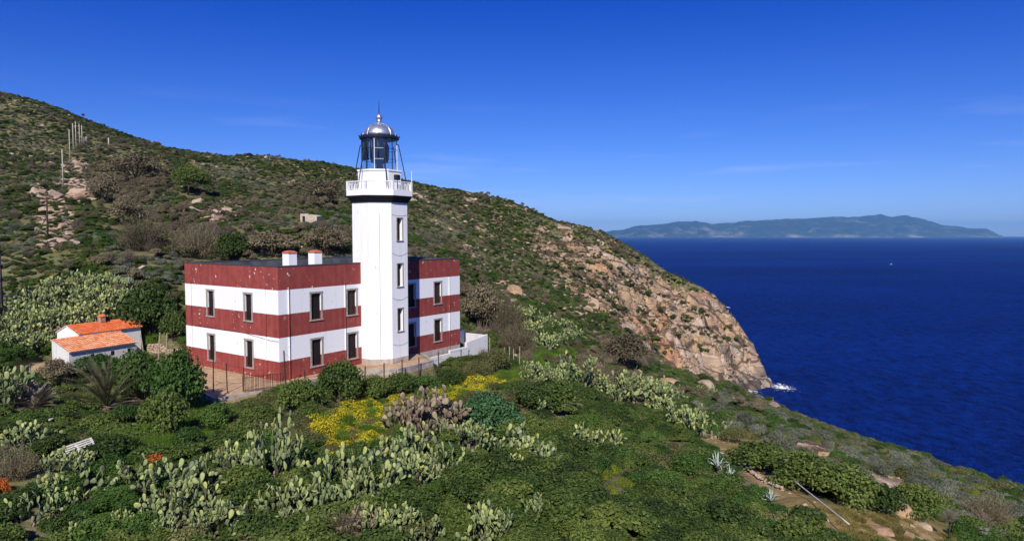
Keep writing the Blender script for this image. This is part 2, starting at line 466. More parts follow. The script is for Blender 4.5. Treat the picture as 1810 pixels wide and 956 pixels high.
sand = t.mix(t.math('MULTIPLY', t.rng(n3, .5, .7), .5), sand, (0.24, 0.13, 0.06))
wob = t.node('TexNoise', Scale=0.16, Detail=5); t.link(pos, wob.inputs['Vector'])
wv_ = t.node('VectorMath', operation='MULTIPLY_ADD'); t.link(wob.outputs['Color'], wv_.inputs[0]); wv_.inputs[1].default_value = (4.5, 4.5, 4.5); t.link(pos, wv_.inputs[2])
def dotv(vx, k):
    d_ = t.node('VectorMath', operation='DOT_PRODUCT'); t.link(wv_.outputs[0], d_.inputs[0]); d_.inputs[1].default_value = vx; return t.math('MULTIPLY', d_.outputs['Value'], k)
cxyz = t.node('CombineXYZ'); t.link(dotv((.83, .44, -.34), .36), cxyz.inputs[0]); t.link(dotv((-.47, .88, 0), .95), cxyz.inputs[1]); t.link(dotv((.30, .16, .94), 1.25), cxyz.inputs[2])
strat = cxyz.outputs[0]
v = t.node('TexVoronoi', feature='DISTANCE_TO_EDGE', Scale=0.22); t.link(strat, v.inputs['Vector'])
vc = t.node('TexVoronoi', Scale=0.22); t.link(strat, vc.inputs['Vector'])
v2 = t.node('TexVoronoi', feature='DISTANCE_TO_EDGE', Scale=0.6); t.link(strat, v2.inputs['Vector'])
rock = t.ramp(t.math('ADD', t.math('MULTIPLY', n2, .55), t.math('MULTIPLY', n1, .45)),
              [(0.30, (0.23, 0.165, 0.11)), (0.45, (0.40, 0.28, 0.17)), (0.55, (0.46, 0.295, 0.165)), (0.68, (0.54, 0.41, 0.28))])
rust = t.noise(t.mapping(pos, (1, 1, 0.5)), 0.045, 3)
sp0 = t.node('SeparateXYZ'); t.link(pos, sp0.inputs[0])
rock = t.mix(t.math('MULTIPLY', t.math('MULTIPLY', t.rng(rust, .50, .62), t.rng(sp0.outputs[0], 0, 40)), 0.7), rock, (0.46, 0.20, 0.09))
rock = t.mix(t.math('MULTIPLY', t.rng(t.noise(strat, 0.22, 5, .7), .52, .66), .55), rock, (0.20, 0.15, 0.11))
sp = t.node('SeparateXYZ'); t.link(pos, sp.inputs[0])
rock = t.mix(t.math('MULTIPLY', t.rng(sp.outputs[2], -34.0, -56.0), 0.55), rock, (0.54, 0.44, 0.34))
rock = t.mix(t.rng(t.math('ADD', sp.outputs[2], t.math('MULTIPLY', n2, -14.0)), SEA + 2.0, SEA - 2.5), rock, (0.085, 0.07, 0.062))
rock = t.mix(t.math('MULTIPLY', t.rng(v.outputs['Distance'], 0.045, 0.0), 0.75), rock, (0.09, 0.06, 0.04))  # crevice shade put into the rock colour along the cracks
vcs = t.node('SeparateColor'); t.link(vc.outputs['Color'], vcs.inputs[0])
rock = t.mix(t.math('MULTIPLY', t.rng(vcs.outputs[0], .5, 1.0), 0.65), rock, (0.20, 0.145, 0.10))
rock = t.mix(t.math('MULTIPLY', t.rng(vcs.outputs[1], .6, 1.0), 0.55), rock, (0.58, 0.48, 0.38))
v3 = t.node('TexVoronoi', feature='DISTANCE_TO_EDGE', Scale=0.085); t.link(strat, v3.inputs['Vector'])
rock = t.mix(t.math('MULTIPLY', t.rng(v3.outputs['Distance'], 0.07, 0.015), .85), rock, (0.055, 0.038, 0.026))  # broader crevice shade painted along the largest cracks
rock = t.mix(t.math('MULTIPLY', t.rng(n3, .52, .70), .15), rock, (0.17, 0.13, 0.09))
c = t.mix(aS, earth, soil)
rm = t.rng(t.math('ADD', aR, t.math('MULTIPLY', t.math('SUBTRACT', n1, .5), 0.9)), 0.36, 0.58)
c = t.mix(rm, c, rock)
c = t.mix(aY, c, sand)
t.set(Base_Color=c, Roughness=0.95); t.b.inputs['Specular IOR Level'].default_value = 0.15
hgt = t.math('ADD', t.math('MULTIPLY', t.rng(v.outputs['Distance'], 0, 0.12), 0.5), t.math('ADD', t.math('MULTIPLY', t.rng(v2.outputs['Distance'], 0, .1), 0.25), t.math('MULTIPLY', n1, 0.8)))
t.bump(t.math('ADD', t.math('MULTIPLY', hgt, t.rng(rm, 0, 1, .25, 1)), t.math('MULTIPLY', n3, .12)), 0.75, 0.9)
M['ground'] = t.m
idx = np.arange(NR * NC).reshape(NR, NC)
q = np.stack([idx[:-1, :-1], idx[:-1, 1:], idx[1:, 1:], idx[1:, :-1]], -1).reshape(-1, 4)
keep = (GZ.reshape(NR, NC)[:-1, :-1] > SEA - 6).ravel()
q = q[keep]
me = npmesh('hillside', np.stack([GX, GY, GZ], -1), quads=q, mats=[M['ground']], smooth=True,
            attrs={'rock': R_ROCK, 'soil': R_SOIL, 'sand': R_SAND, 'edge': G_EDGE})
props(link('hillside', me), 'scrub covered hillside of a rocky cape sloping down to the sea', 'hillside', kind='structure')

# ------------------------------------------------------------------ sea, foam, island
t = NT('sea_water')
pos = t.node('NewGeometry').outputs['Position']
wv = t.mapping(pos, (1, 0.55, 1), (0, 0, 0.5))
h1 = t.noise(wv, 0.22, 6, 0.62); h2 = t.noise(t.mapping(pos, (1, .6, 1), (0, 0, -0.3)), 0.045, 3); h3 = t.noise(wv, 0.9, 3)
big = t.noise(t.mapping(pos, (0.4, 1, 1), (0, 0, 0.2)), 0.004, 4)
cc = t.mix(t.rng(t.math('ADD', t.math('MULTIPLY', big, .35), t.math('MULTIPLY', h1, .65)), .38, .62), (0.0002, 0.0075, 0.090), (0.0012, 0.0250, 0.215))  # ripple light put into the water colour, paler on wave crests
df = t.node('BsdfDiffuse'); t.link(cc, df.inputs[0]); gl = t.node('BsdfGlossy'); gl.inputs['Roughness'].default_value = .18
bp = t.node('Bump', Strength=1.0, Distance=5.5); t.link(t.math('ADD', t.math('MULTIPLY', h1, 1.0), t.math('ADD', t.math('MULTIPLY', h2, 1.6), t.math('MULTIPLY', h3, .25))), bp.inputs['Height'])
lw = t.node('Fresnel', IOR=1.33); t.link(bp.outputs[0], lw.inputs['Normal']); t.link(bp.outputs[0], df.inputs['Normal']); t.link(bp.outputs[0], gl.inputs['Normal'])
ms = t.node('MixShader'); t.link(t.math('MULTIPLY', t.math('MINIMUM', lw.outputs[0], .5), .22), ms.inputs[0]); t.link(df.outputs[0], ms.inputs[1]); t.link(gl.outputs[0], ms.inputs[2]); t.link(ms.outputs[0], t.out.inputs[0])
M['sea'] = t.m
props(MB().add([(-40000, -3000, SEA), (40000, -3000, SEA), (40000, 42000, SEA), (-40000, 42000, SEA)], [(0, 1, 2, 3)]).build('sea', M['sea']),
      'deep blue open sea reaching the horizon', 'sea', kind='structure')
t = NT('sea_foam'); o = t.node('TexCoord').outputs['Object']
t.set(Base_Color=(0.85, 0.88, 0.9), Roughness=0.8)
tr = t.node('BsdfTransparent'); ms = t.node('MixShader')
at = t.node('Attribute', attribute_name='thick').outputs['Fac']
f = t.math('ADD', at, t.math('MULTIPLY', t.math('SUBTRACT', t.noise(o, 0.42, 6, .75), .5), 3.2))
t.link(t.rng(f, .35, .75), ms.inputs[0]); t.link(tr.outputs[0], ms.inputs[1]); t.link(t.b.outputs[0], ms.inputs[2]); t.link(ms.outputs[0], t.out.inputs[0])
M['foam'] = t.m
def foam(px, py, rx, ry, seed):
    c = onz(px, py, SEA + 0.05); N = 28
    V = []; Q = []; A = []
    for j in range(N + 1):
        for i in range(N + 1):
            a, b = i / N * 2 - 1, j / N * 2 - 1
            V.append((c[0] + a * rx, c[1] + b * ry, SEA + 0.05 + 0.25 * random.random())); A.append(max(0, 1 - math.hypot(a, b)) * .82)
    for j in range(N):
        for i in range(N):
            k = j * (N + 1) + i; Q.append((k, k + 1, k + N + 2, k + N + 1))
    o = link('sea_foam', npmesh('sea_foam', V, quads=Q, mats=[M['foam']], smooth=True, attrs={'thick': A}))
    return o
random.seed(3)
props(foam(1381, 684, 8, 11, 1), 'white surf breaking at the tip of the rocky headland', 'surf', kind='stuff')
props(foam(1325, 691, 6, 7, 2), 'white surf in the small cove below the headland', 'surf', kind='stuff')
props(foam(1286, 543, 3, 9, 3), 'small white splash behind the headland crest', 'surf', kind='stuff')

isl = [(1045,416),(1085,407),(1140,399),(1190,393),(1235,391),(1262,397),(1300,393),(1330,391),(1385,388),(1430,386),(1490,383),(1530,382),(1562,378),(1580,383),(1606,380),(1640,389),(1672,397),(1720,404),(1752,405),(1765,411),(1775,416)]
DI = 24000.0
xs = np.linspace(1040, 1780, 560); ys = np.interp(xs, [p[0] for p in isl], [p[1] for p in isl])
V = []; NY = 44
ys = ys + (fbm(xs / 24, xs * 0 + 3.3, 4, 14) - .5) * 7.0 * np.clip((416 - ys) / 14, 0, 1)
topz = np.array([pt(x, y, DI + 900)[2] for x, y in zip(xs, ys)])
for j in range(NY):
    f = j / (NY - 1)
    for i, x in enumerate(xs):
        d = DI + (f - .5) * 3600
        X = ((x - 1410) * .99 + 1405 - 905) / F * d
        prof = max(0.0, 1 - abs((f - .75) / (.75 if f < .75 else .25)) ** 1.25)
        z = SEA - 12 + (topz[i] - SEA + 12) * prof
        if 0.02 < prof < 0.97: z += (fbm(np.array([X / 900.0]), np.array([d / 1100.0]), 5, 90)[0] - .5) * 400 * min(1, prof * 2) * (1 - prof ** 3) * min(1, (topz[i] - SEA) / 200)
        V.append((X, d, z))
V = np.array(V); ii = np.arange(NY * len(xs)).reshape(NY, -1)
Q = np.stack([ii[:-1, :-1], ii[:-1, 1:], ii[1:, 1:], ii[1:, :-1]], -1).reshape(-1, 4)
t = NT('island'); pos = t.node('NewGeometry').outputs['Position']
sp = t.node('SeparateXYZ'); t.link(pos, sp.inputs[0])
ni = t.noise(pos, 0.003, 6, .65)
ci = t.ramp(ni, [(0.35, (0.008, 0.012, 0.012)), (0.55, (0.022, 0.026, 0.022)), (0.70, (0.11, 0.10, 0.085))])
lowz = t.rng(t.math('ADD', sp.outputs[2], t.math('MULTIPLY', t.noise(pos, .002, 4), -360.0)), SEA - 30, SEA - 150)
ci = t.mix(t.math('MULTIPLY', lowz, t.rng(t.noise(pos, .0011, 5, .7), .46, .66, .02, .55)), ci, (0.50, 0.45, 0.40))
ci = t.mix(t.math('MULTIPLY', t.rng(t.noise(pos, .0008, 6, .75), .56, .66), .6), ci, (0.33, 0.29, 0.22))
t.set(Base_Color=ci, Roughness=1.0); t.b.inputs['Specular IOR Level'].default_value = 0.0
M['island'] = t.m
props(link('island', npmesh('island', V, quads=Q, mats=[M['island']], smooth=True)), 'long hazy blue island across the sea on the horizon', 'island', kind='structure')

# ------------------------------------------------------------------ the lighthouse
def stripes(name, plinth=True):
    t = NT(name); tcn = t.node('TexCoord').outputs['Object']
    sp = t.node('SeparateXYZ'); t.link(tcn, sp.inputs[0])
    n = t.noise(tcn, 1.2, 5); fine = t.noise(tcn, 7.0, 5, .7)
    z = t.math('ADD', sp.outputs[2], t.math('MULTIPLY', t.math('SUBTRACT', fine, .5), 0.03))
    band = t.ramp(t.rng(z, -2, 12), [(0.0, (0, 0, 0)), ((1.71 + 2) / 14, (1, 1, 1)), ((3.79 + 2) / 14, (0, 0, 0)), ((5.82 + 2) / 14, (1, 1, 1)), ((7.92 + 2) / 14, (0, 0, 0))], 'CONSTANT')
    streak = t.noise(t.mapping(tcn, (2.6, 2.6, 0.16)), 1.0, 5, .65)
    red = t.mix(t.rng(n, .3, .7), (0.235, 0.040, 0.033), (0.305, 0.066, 0.053))
    red = t.mix(t.math('MULTIPLY', t.rng(streak, .50, .70), .5), red, (0.13, 0.036, 0.030))
    red = t.mix(t.math('MULTIPLY', t.rng(streak, .48, .30), .38), red, (0.36, 0.105, 0.08))
    white = t.mix(t.math('MULTIPLY', t.rng(streak, .55, .75), .38), (0.80, 0.80, 0.79), (0.52, 0.50, 0.47))
    c = t.mix(band, red, white)
    peel = t.math('MULTIPLY', t.rng(t.noise(tcn, 2.3, 4, .6), .635, .66), t.rng(t.noise(tcn, .35, 2), .45, .56))
    c = t.mix(peel, c, (0.70, 0.55, 0.50))
    cr_ = t.math('MULTIPLY', t.rng(t.noise(t.mapping(tcn, (1.4, 1.4, .5), (0, .5, .5)), 3.0, 3, .7), .70, .72), t.rng(n, .52, .6))
    c = t.mix(t.math('MULTIPLY', cr_, .7), c, (0.10, 0.05, 0.045))
    if plinth:
        conc = t.mix(t.rng(streak, .35, .65), (0.33, 0.275, 0.235), (0.50, 0.44, 0.39))
        c = t.mix(t.rng(z, -0.10, -0.16), c, conc)
    t.set(Base_Color=c, Roughness=0.85); t.b.inputs['Specular IOR Level'].default_value = .25
    t.bump(t.math('ADD', fine, t.math('MULTIPLY', peel, -1.2)), .35, .02)
    return t.m
M['stripe'] = stripes('striped_plaster')
def whitewall(name, base=(0.80, 0.80, 0.79), grime=0.35, plinthz=None):
    t = NT(name); tcn = t.node('TexCoord').outputs['Object']
    streak = t.noise(t.mapping(tcn, (2.2, 2.2, 0.14)), 1.0, 5, .65); n = t.noise(tcn, 1.5, 6, .7)
    c = t.mix(t.math('MULTIPLY', t.rng(streak, .5, .75), grime), base, (0.50, 0.49, 0.46))
    c = t.mix(t.math('MULTIPLY', t.rng(n, .60, .72), grime * 1.2), c, (0.38, 0.36, 0.33))
    if plinthz is not None:
        sp = t.node('SeparateXYZ'); t.link(tcn, sp.inputs[0])
        c = t.mix(t.rng(t.math('ADD', sp.outputs[2], t.math('MULTIPLY', n, .1)), plinthz + .02, plinthz - .02), c, t.mix(t.rng(n, .35, .65), (0.34, 0.27, 0.22), (0.50, 0.42, 0.36)))
    t.set(Base_Color=c, Roughness=0.8); t.b.inputs['Specular IOR Level'].default_value = .25
    t.bump(n, .25, .02)
    return t.m
M['white'] = whitewall('tower_whitewash', grime=.42, plinthz=0.62)
M['white_clean'] = whitewall('white_masonry', grime=.25)
M['white_worn'] = whitewall('worn_whitewash', (0.66, 0.65, 0.63), .9)
M['coping'] = plain('bitumen', (0.055, 0.055, 0.065), .7, .4, 2.0)
M['roof_dark'] = plain('roof_felt', (0.085, 0.088, 0.10), .75, .45, .8)
M['surround'] = plain('window_surround', (0.33, 0.29, 0.255), .85, .25, 4)
M['shutter'] = plain('dark_shutter', (0.018, 0.013, 0.011), .6, .5, 6)
M['shutter_brown'] = plain('brown_shutter', (0.045, 0.026, 0.020), .6, .4, 8)
M['black'] = plain('black_and_shade', (0.012, 0.012, 0.014), .55, .4, 3)  # black that also carries painted shade on corbel, lantern and hut
M['iron'] = plain('dark_iron', (0.02, 0.024, 0.035), .5, .3, 5, .3)
M['red_cap'] = plain('terracotta_cap', (0.42, 0.11, 0.065), .85, .3, 5, bump=.3)
M['dome'] = plain('aluminium_sheet', (0.62, 0.64, 0.67), .36, .18, 2.5, .85)
M['white_iron'] = plain('white_iron', (0.72, 0.73, 0.75), .5, .12, 3)
M['lens'] = plain('lens_housing', (0.01, 0.012, 0.02), .25, .4, 2)
M['rust'] = plain('rusty_iron', (0.055, 0.028, 0.02), .85, .5, 6)
M['rust_pale'] = plain('weathered_post', (0.30, 0.24, 0.17), .9, .35, 6)
M['concrete'] = plain('old_concrete', (0.36, 0.31, 0.27), .92, .35, 1.6, bump=.6)
t = NT('lantern_glass'); tr = t.node('BsdfTransparent'); tr.inputs[0].default_value = (0.84, 0.92, 0.97, 1)
gl = t.node('BsdfGlossy'); gl.inputs['Roughness'].default_value = .05
ms = t.node('MixShader'); ms.inputs[0].default_value = .14
t.link(tr.outputs[0], ms.inputs[1]); t.link(gl.outputs[0], ms.inputs[2]); t.link(ms.outputs[0], t.out.inputs[0])
M['glass'] = t.m

LH = props(empty('lighthouse', (HB[0], HB[1], 0), HA), 'red and white banded two storey lighthouse with white octagonal tower', 'lighthouse')
ZT = 9.97
WZ = [(0.78, 3.20), (5.04, 7.42)]
def facade(mb, frame, length, z0, z1, holes, depth=0.24):
    """a wall face with real openings; frame(u, v, w) -> point, w into the wall"""
    us = sorted({0.0, length, *[h[0] for h in holes], *[h[1] for h in holes]})
    zs = sorted({z0, z1, *[h[2] for h in holes], *[h[3] for h in holes]})
    for a, b in zip(us, us[1:]):
        for c, d in zip(zs, zs[1:]):
            if any(h[0] <= a and b <= h[1] and h[2] <= c and d <= h[3] for h in holes): continue
            mb.add([frame(a, c, 0), frame(b, c, 0), frame(b, d, 0), frame(a, d, 0)], [(0, 1, 2, 3)])
    for a, b, c, d in holes:
        p = [frame(a, c, 0), frame(b, c, 0), frame(b, d, 0), frame(a, d, 0), frame(a, c, depth), frame(b, c, depth), frame(b, d, depth), frame(a, d, depth)]
        mb.add(p, [(0, 4, 5, 1), (1, 5, 6, 2), (2, 6, 7, 3), (3, 7, 4, 0)])
def add_window(parent, frame, u0, u1, z0, z1, kind=0, fw=0.17, depth=0.24):
    """stone surround proud of the wall, shutters set back in the opening"""
    mb = MB()
    def bx(a, b, c, d, w0, w1):
        P = [frame(x, z, w) for w in (w0, w1) for x, z in ((a, c), (b, c), (b, d), (a, d))]
        mb.add(P, [(0, 1, 2, 3), (7, 6, 5, 4), (0, 4, 5, 1), (1, 5, 6, 2), (2, 6, 7, 3), (3, 7, 4, 0)])
    o0, o1, c0, c1 = u0 - fw * .0, u1 + fw * .0, z0, z1
    bx(u0 - fw, u0 - .002, z0, z1, -.045, .06); bx(u1 + .002, u1 + fw, z0, z1, -.045, .06)
    bx(u0 - fw - .03, u1 + fw + .03, z1 + .002, z1 + fw, -.055, .06); bx(u0 - fw - .05, u1 + fw + .05, z0 - fw * .75, z0 - .002, -.09, .06)
    win = mb.build('window', M['surround'], parent)
    mb = MB(); w = (u1 - u0)
    if kind == 2:                                   # slot of the tower: narrow dark pane beside a lit reveal
        bx(u0 + .01, u1 - .01, z0 + .01, z1 - .01, depth - .02, depth + .02)
        mb.build('pane', M['shutter'], win)
        return win
    for a, b in ((u0 + .012, u0 + w / 2 - .006), (u0 + w / 2 + .006, u1 - .012)):
        bx(a, a + .09, z0 + .012, z1 - .012, depth - .09, depth - .03); bx(b - .09, b, z0 + .012, z1 - .012, depth - .09, depth - .03)
        bx(a + .092, b - .092, z0 + .012, z0 + .12, depth - .085, depth - .035); bx(a + .092, b - .092, z1 - .12, z1 - .012, depth - .085, depth - .035)
        k = 18
        for i in range(k):
            za = z0 + .13 + (z1 - z0 - .26) * i / k
            bx(a + .092, b - .092, za, za + (z1 - z0 - .26) / k * .72, depth - .075 + (i % 2) * .006, depth - .045)
        bx(a + .092, b - .092, z0 + .125, z1 - .125, depth - .03, depth - .012)
    mb.build('shutter', M['shutter_brown'] if kind == 1 else M['shutter'], win)
    return win
fr_front = lambda u, v, w: (u, w, v)
fr_left = lambda u, v, w: (w, HW - u, v)
fr_right = lambda u, v, w: (HL - w, u, v)
fr_back = lambda u, v, w: (HL - u, HW - w, v)
fx = [4.0, 8.25, 16.55, 20.85]; lx = [HW - 10.45, HW - 4.4]
hf = [(x - .55, x + .55, a, b) for x in fx for a, b in WZ]
hl = [(x - .52, x + .52, a, b) for x in lx for a, b in WZ]
mb = MB()
facade(mb, fr_front, HL, -2.6, ZT, hf); facade(mb, fr_left, HW, -2.6, ZT, hl)
facade(mb, fr_right, HW, -1.6, ZT, hl); facade(mb, fr_back, HL, -1.6, ZT, hf)
mb.build('wall', M['stripe'], LH)
for k, (a, b, c, d) in enumerate(hf): add_window(LH, fr_front, a, b, c, d, 1 if k in (3, 7) else 0)
for a, b, c, d in hl: add_window(LH, fr_left, a, b, c, d)
for a, b, c, d in hl: add_window(LH, fr_right, a, b, c, d)
PT = 0.36; ZR = 9.02
mb = MB()
for x0, x1, y0, y1 in ((PT, HL - PT, PT, PT + .03), (PT, HL - PT, HW - PT - .03, HW - PT), (PT, PT + .03, PT + .032, HW - PT - .032), (HL - PT - .03, HL - PT, PT + .032, HW - PT - .032)):
    mb.box(x0, x1, y0, y1, ZR + .005, ZT - .005)
mb.build('parapet', M['roof_dark'], LH)
mb = MB()
for x0, x1, y0, y1 in ((-.03, HL + .03, -.03, PT + .05), (-.03, HL + .03, HW - PT - .05, HW + .03), (-.03, PT + .05, PT + .052, HW - PT - .052), (HL - PT - .05, HL + .03, PT + .052, HW - PT - .052)):
    mb.box(x0, x1, y0, y1, ZT + .002, ZT + .09)
mb.build('parapet_coping', M['coping'], LH)
MB().box(.02, HL - .02, .02, HW - .02, ZR - .25, ZR).build('roof', M['roof_dark'], LH)
for cx, cy in ((4.0, 3.7), (6.95, 3.7)):
    ch = MB().box(cx - .47, cx + .47, cy - .47, cy + .47, ZR + .004, 11.0).build('chimney', M['white_clean'], LH, bevel=.02)
    mb = MB().box(cx - .51, cx + .51, cy - .51, cy + .51, 11.003, 11.07)
    mb.lathe([(.70, 11.073), (.60, 11.17), (.40, 11.25), (.0, 11.30)], 4, cx, cy, math.pi / 4)
    mb.build('chimney_cap', M['red_cap'], ch)
# drainpipes, painted with the bands
for (x, y) in ((-.07, 13.75), (-.07, 1.75), (1.0, -.07), (7.35, -.07), (22.8, -.07)):
    MB().tube([(x, y, -.2), (x, y, 8.2)], .055, 8).build('drainpipe', M['stripe'], LH)
mb = MB()
mb.tube([(-.03, 13.2, 3.95), (-.03, 9, 3.86), (-.03, 5, 3.84), (-.03, 1.2, 3.5), (-.03, .02, 3.5)], .014, 4)
mb.build('cable', M['black'], LH)

# tower
TX, TY = 12.12, 0.0
def octa(ap, ph=0.0):
    R = ap / math.cos(math.pi / 8)
    return [(TX + R * math.cos(math.pi / 8 + k * math.pi / 4), TY + R * math.sin(math.pi / 8 + k * math.pi / 4)) for k in range(8)]
AP = 2.68
mb = MB()
po = octa(AP)
slots = [(3.2, 5.45), (7.65, 9.9), (12.2, 14.4)]
slotu = (-.36, .36)
for k in range(8):
    x0, y0 = po[k]; x1, y1 = po[(k + 1) % 8]
    L = math.hypot(x1 - x0, y1 - y0); ux, uy = (x1 - x0) / L, (y1 - y0) / L
    nx, ny = -uy, ux                                     # into the tower
    frk = (lambda u, v, w, x0=x0, y0=y0, ux=ux, uy=uy, nx=nx, ny=ny: (x0 + ux * u + nx * w, y0 + uy * u + ny * w, v))
    mid = math.degrees(math.atan2((y0 + y1) / 2 - TY, (x0 + x1) / 2 - TX)) % 360
    holes = []
    if abs(mid - 270) < 1:
        holes = [(L / 2 + slotu[0], L / 2 + slotu[1], a, b) for a, b in slots]; FR_SLOT = frk; LSLOT = L
    if abs(mid - 225) < 1: FR_FRONT = frk; LFRONT = L
    facade(mb, frk, L, -1.8, 15.92, holes, .34)
mb.add([(x, y, 15.915) for x, y in po], [tuple(range(8))])
tower = mb.build('tower', M['white'], LH)
for a, b in slots: add_window(tower, FR_SLOT, LSLOT / 2 + slotu[0], LSLOT / 2 + slotu[1], a, b, 2, .09, .34)
mb = MB()
for z, s in ((14.75, .12), (11.0, .3), (6.6, .3), (2.0, .22)):
    pts = [FR_SLOT(LSLOT * i / 8, z - s * math.sin(math.pi * i / 8), -.02) for i in range(9)]
    mb.tube(pts, .012, 4)
mb.tube([FR_FRONT(LFRONT * .48, .7, -.025), FR_FRONT(LFRONT * .48, 14.9, -.025)], .022, 5)
mb.build('cable', plain('cable_grey', (.35, .34, .33), .7), tower)
# gallery
mb = MB()
for a0, a1, z0, z1 in ((AP + .10, AP + .18, 15.92, 16.10), (AP + .22, AP + .34, 16.102, 16.32), (AP + .38, AP + .5, 16.322, 16.56)):
    A, B = octa(a0), octa(a1)
    mb.add([(x, y, z0) for x, y in A] + [(x, y, z1) for x, y in B], [(i, (i + 1) % 8, 8 + (i + 1) % 8, 8 + i) for i in range(8)] + [tuple(range(7, -1, -1)), tuple(range(8, 16))])
mb.build('corbel', M['black'], tower)  # dark corbel; shade under the gallery slab is put into its black too
GA = 3.20
gal = MB().prism(octa(GA), 16.563, 17.10).build('gallery', M['white_clean'], tower, bevel=.02)
mb = MB(); po = octa(GA - .12)
for k in range(8):
    x0, y0 = po[k]; x1, y1 = po[(k + 1) % 8]
    L = math.hypot(x1 - x0, y1 - y0); ux, uy = (x1 - x0) / L, (y1 - y0) / L
    mb.box(x0 - .10, x0 + .10, y0 - .10, y0 + .10, 17.102, 17.98)
    mb.tube([(x0 + ux * .1, y0 + uy * .1, 17.92), (x1 - ux * .1, y1 - uy * .1, 17.92)], .06, 6)
    mb.tube([(x0 + ux * .1, y0 + uy * .1, 17.2), (x1 - ux * .1, y1 - uy * .1, 17.2)], .03, 5)
    n = 11
    for i in range(1, n):
        q = .1 + (L - .2) * i / n
        mb.tube([(x0 + ux * q, y0 + uy * q, 17.10), (x0 + ux * q, y0 + uy * q, 17.90)], .030, 4)
mb.build('railing', M['white_iron'], LH)
wr = MB().prism(octa(2.09), 16.983, 19.0).build('watch_room', M['white_clean'], LH)
MB().prism(octa(2.16), 19.002, 19.18).build('ledge', M['white_clean'], wr, bevel=.02)
# lantern
LR = 1.76; NP = 12
lan = MB().lathe([(LR + .06, 19.182), (LR + .06, 19.26), (LR - .1, 19.262), (LR - .1, 19.186)], NP, TX, TY).build('lantern_room', M['iron'], LH)
MB().lathe([(LR, 19.262), (LR, 22.25)], NP, TX, TY).add([], []).build('glazing', M['glass'], lan)
me_ = lan.children[0].data
bm = bmesh.new(); bm.from_mesh(me_)
bmesh.ops.delete(bm, geom=[f for f in bm.faces if len(f.verts) > 4], context='FACES'); bm.to_mesh(me_); bm.free()
for k in range(NP):
    a = 2 * math.pi * k / NP; a2 = 2 * math.pi * (k + 1) / NP
    x, y = TX + (LR + .03) * math.cos(a), TY + (LR + .03) * math.sin(a)
    x2, y2 = TX + (LR + .03) * math.cos(a2), TY + (LR + .03) * math.sin(a2)
    mb = MB().tube([(x, y, 19.2), (x, y, 22.3)], .042, 5)
    for z in (20.2, 21.25): mb.tube([(x, y, z), (x2, y2, z)], .022, 4)
    mb.build('mullion', M['white_iron'] if k % 3 == 1 else M['iron'], lan)
mb = MB().lathe([(.0, 19.3), (.35, 19.35), (.35, 19.9), (.85, 20.0), (.98, 20.7), (.98, 21.6), (.7, 22.15), (0, 22.24)], 20, TX, TY)
mb.build('lens', M['lens'], lan, smooth=True)
mb = MB()
for k in range(5):                                     # curtains, their black standing in for the lantern's dark inside
    a = math.radians(150 + k * 24); x, y = TX + (LR - .22) * math.cos(a), TY + (LR - .22) * math.sin(a)
    mb.tube([(x, y, 20.15), (x, y, 22.2)], .2, 6)
mb.build('curtain', M['black'], lan, smooth=True)
dm = MB().lathe([(LR + .05, 22.252), (LR + .20, 22.30), (LR + .22, 22.52), (LR + .06, 22.60), (LR - .12, 22.602)], 24, TX, TY).build('lantern_eave', M['iron'], LH)
for k in range(12):
    a = 2 * math.pi * (k + .5) / 12; x, y = TX + (LR + .22) * math.cos(a), TY + (LR + .22) * math.sin(a)
    MB().lathe([(.0, 22.50), (.075, 22.56), (.06, 22.68), (0, 22.72)], 6, x, y).build('gargoyle', M['iron'], dm)
pr = [(1.60 * math.cos(q), 22.605 + 1.28 * math.sin(q)) for q in [i * math.pi / 2 / 9 for i in range(10)]]
pr[-1] = (.16, 22.605 + 1.28)
dome = MB().lathe(pr, 24, TX, TY).build('dome', M['dome'], LH, smooth=True)
mb = MB()
for k in range(8):
    a = 2 * math.pi * k / 8
    mb.tube([(TX + (r + .012) * math.cos(a), TY + (r + .012) * math.sin(a), z + .012) for r, z in pr], .028, 4)
mb.build('rib', M['dome'], dome)
mb = MB().lathe([(.16, 23.87), (.20, 23.95), (.15, 24.05), (.26, 24.1), (.27, 24.16), (.19, 24.2), (.3, 24.32), (.35, 24.5), (.29, 24.68), (.16, 24.8), (.07, 24.86), (0, 24.9)], 16, TX, TY)
mb.build('finial', M['dome'], dome, smooth=True)
MB().tube([(TX, TY, 24.86), (TX, TY, 26.15)], .045, 6, .02).build('lightning_rod', M['iron'], dome)
for k in range(6):
    a = math.radians(55 + 60 * k - 55.5)
    p0 = (TX + (LR + .2) * math.cos(a), TY + (LR + .2) * math.sin(a), 21.75); p1 = (TX + 2.6 * math.cos(a), TY + 2.6 * math.sin(a), 18.9); p2 = (TX + 2.95 * math.cos(a), TY + 2.95 * math.sin(a), 17.0)
    mb = MB().tube([p0, p2], .05, 5)
    mb.tube([(TX + LR * math.cos(a), TY + LR * math.sin(a), 21.75), p0], .04, 5)
    mb.build('stay_rod', M['iron'], LH)
ax, ay = octa(GA - .12)[7]
MB().tube([(ax + .1, ay - .1, 17.0), (ax + .1, ay - .1, 19.35)], .045, 6, .03).build('antenna', M['white_iron'], LH)
# floodlight on a short post before the watch room
q = FR_SLOT(LSLOT / 2 - .35, 0, -.12)
mb = MB().tube([(q[0], q[1] , 16.985), (q[0], q[1], 18.3)], .05, 6)
mb.box(q[0] - .28, q[0] + .26, q[1] - .16, q[1] + .22, 18.1, 18.62)
mb.build('floodlight', M['iron'], LH, bevel=.03)

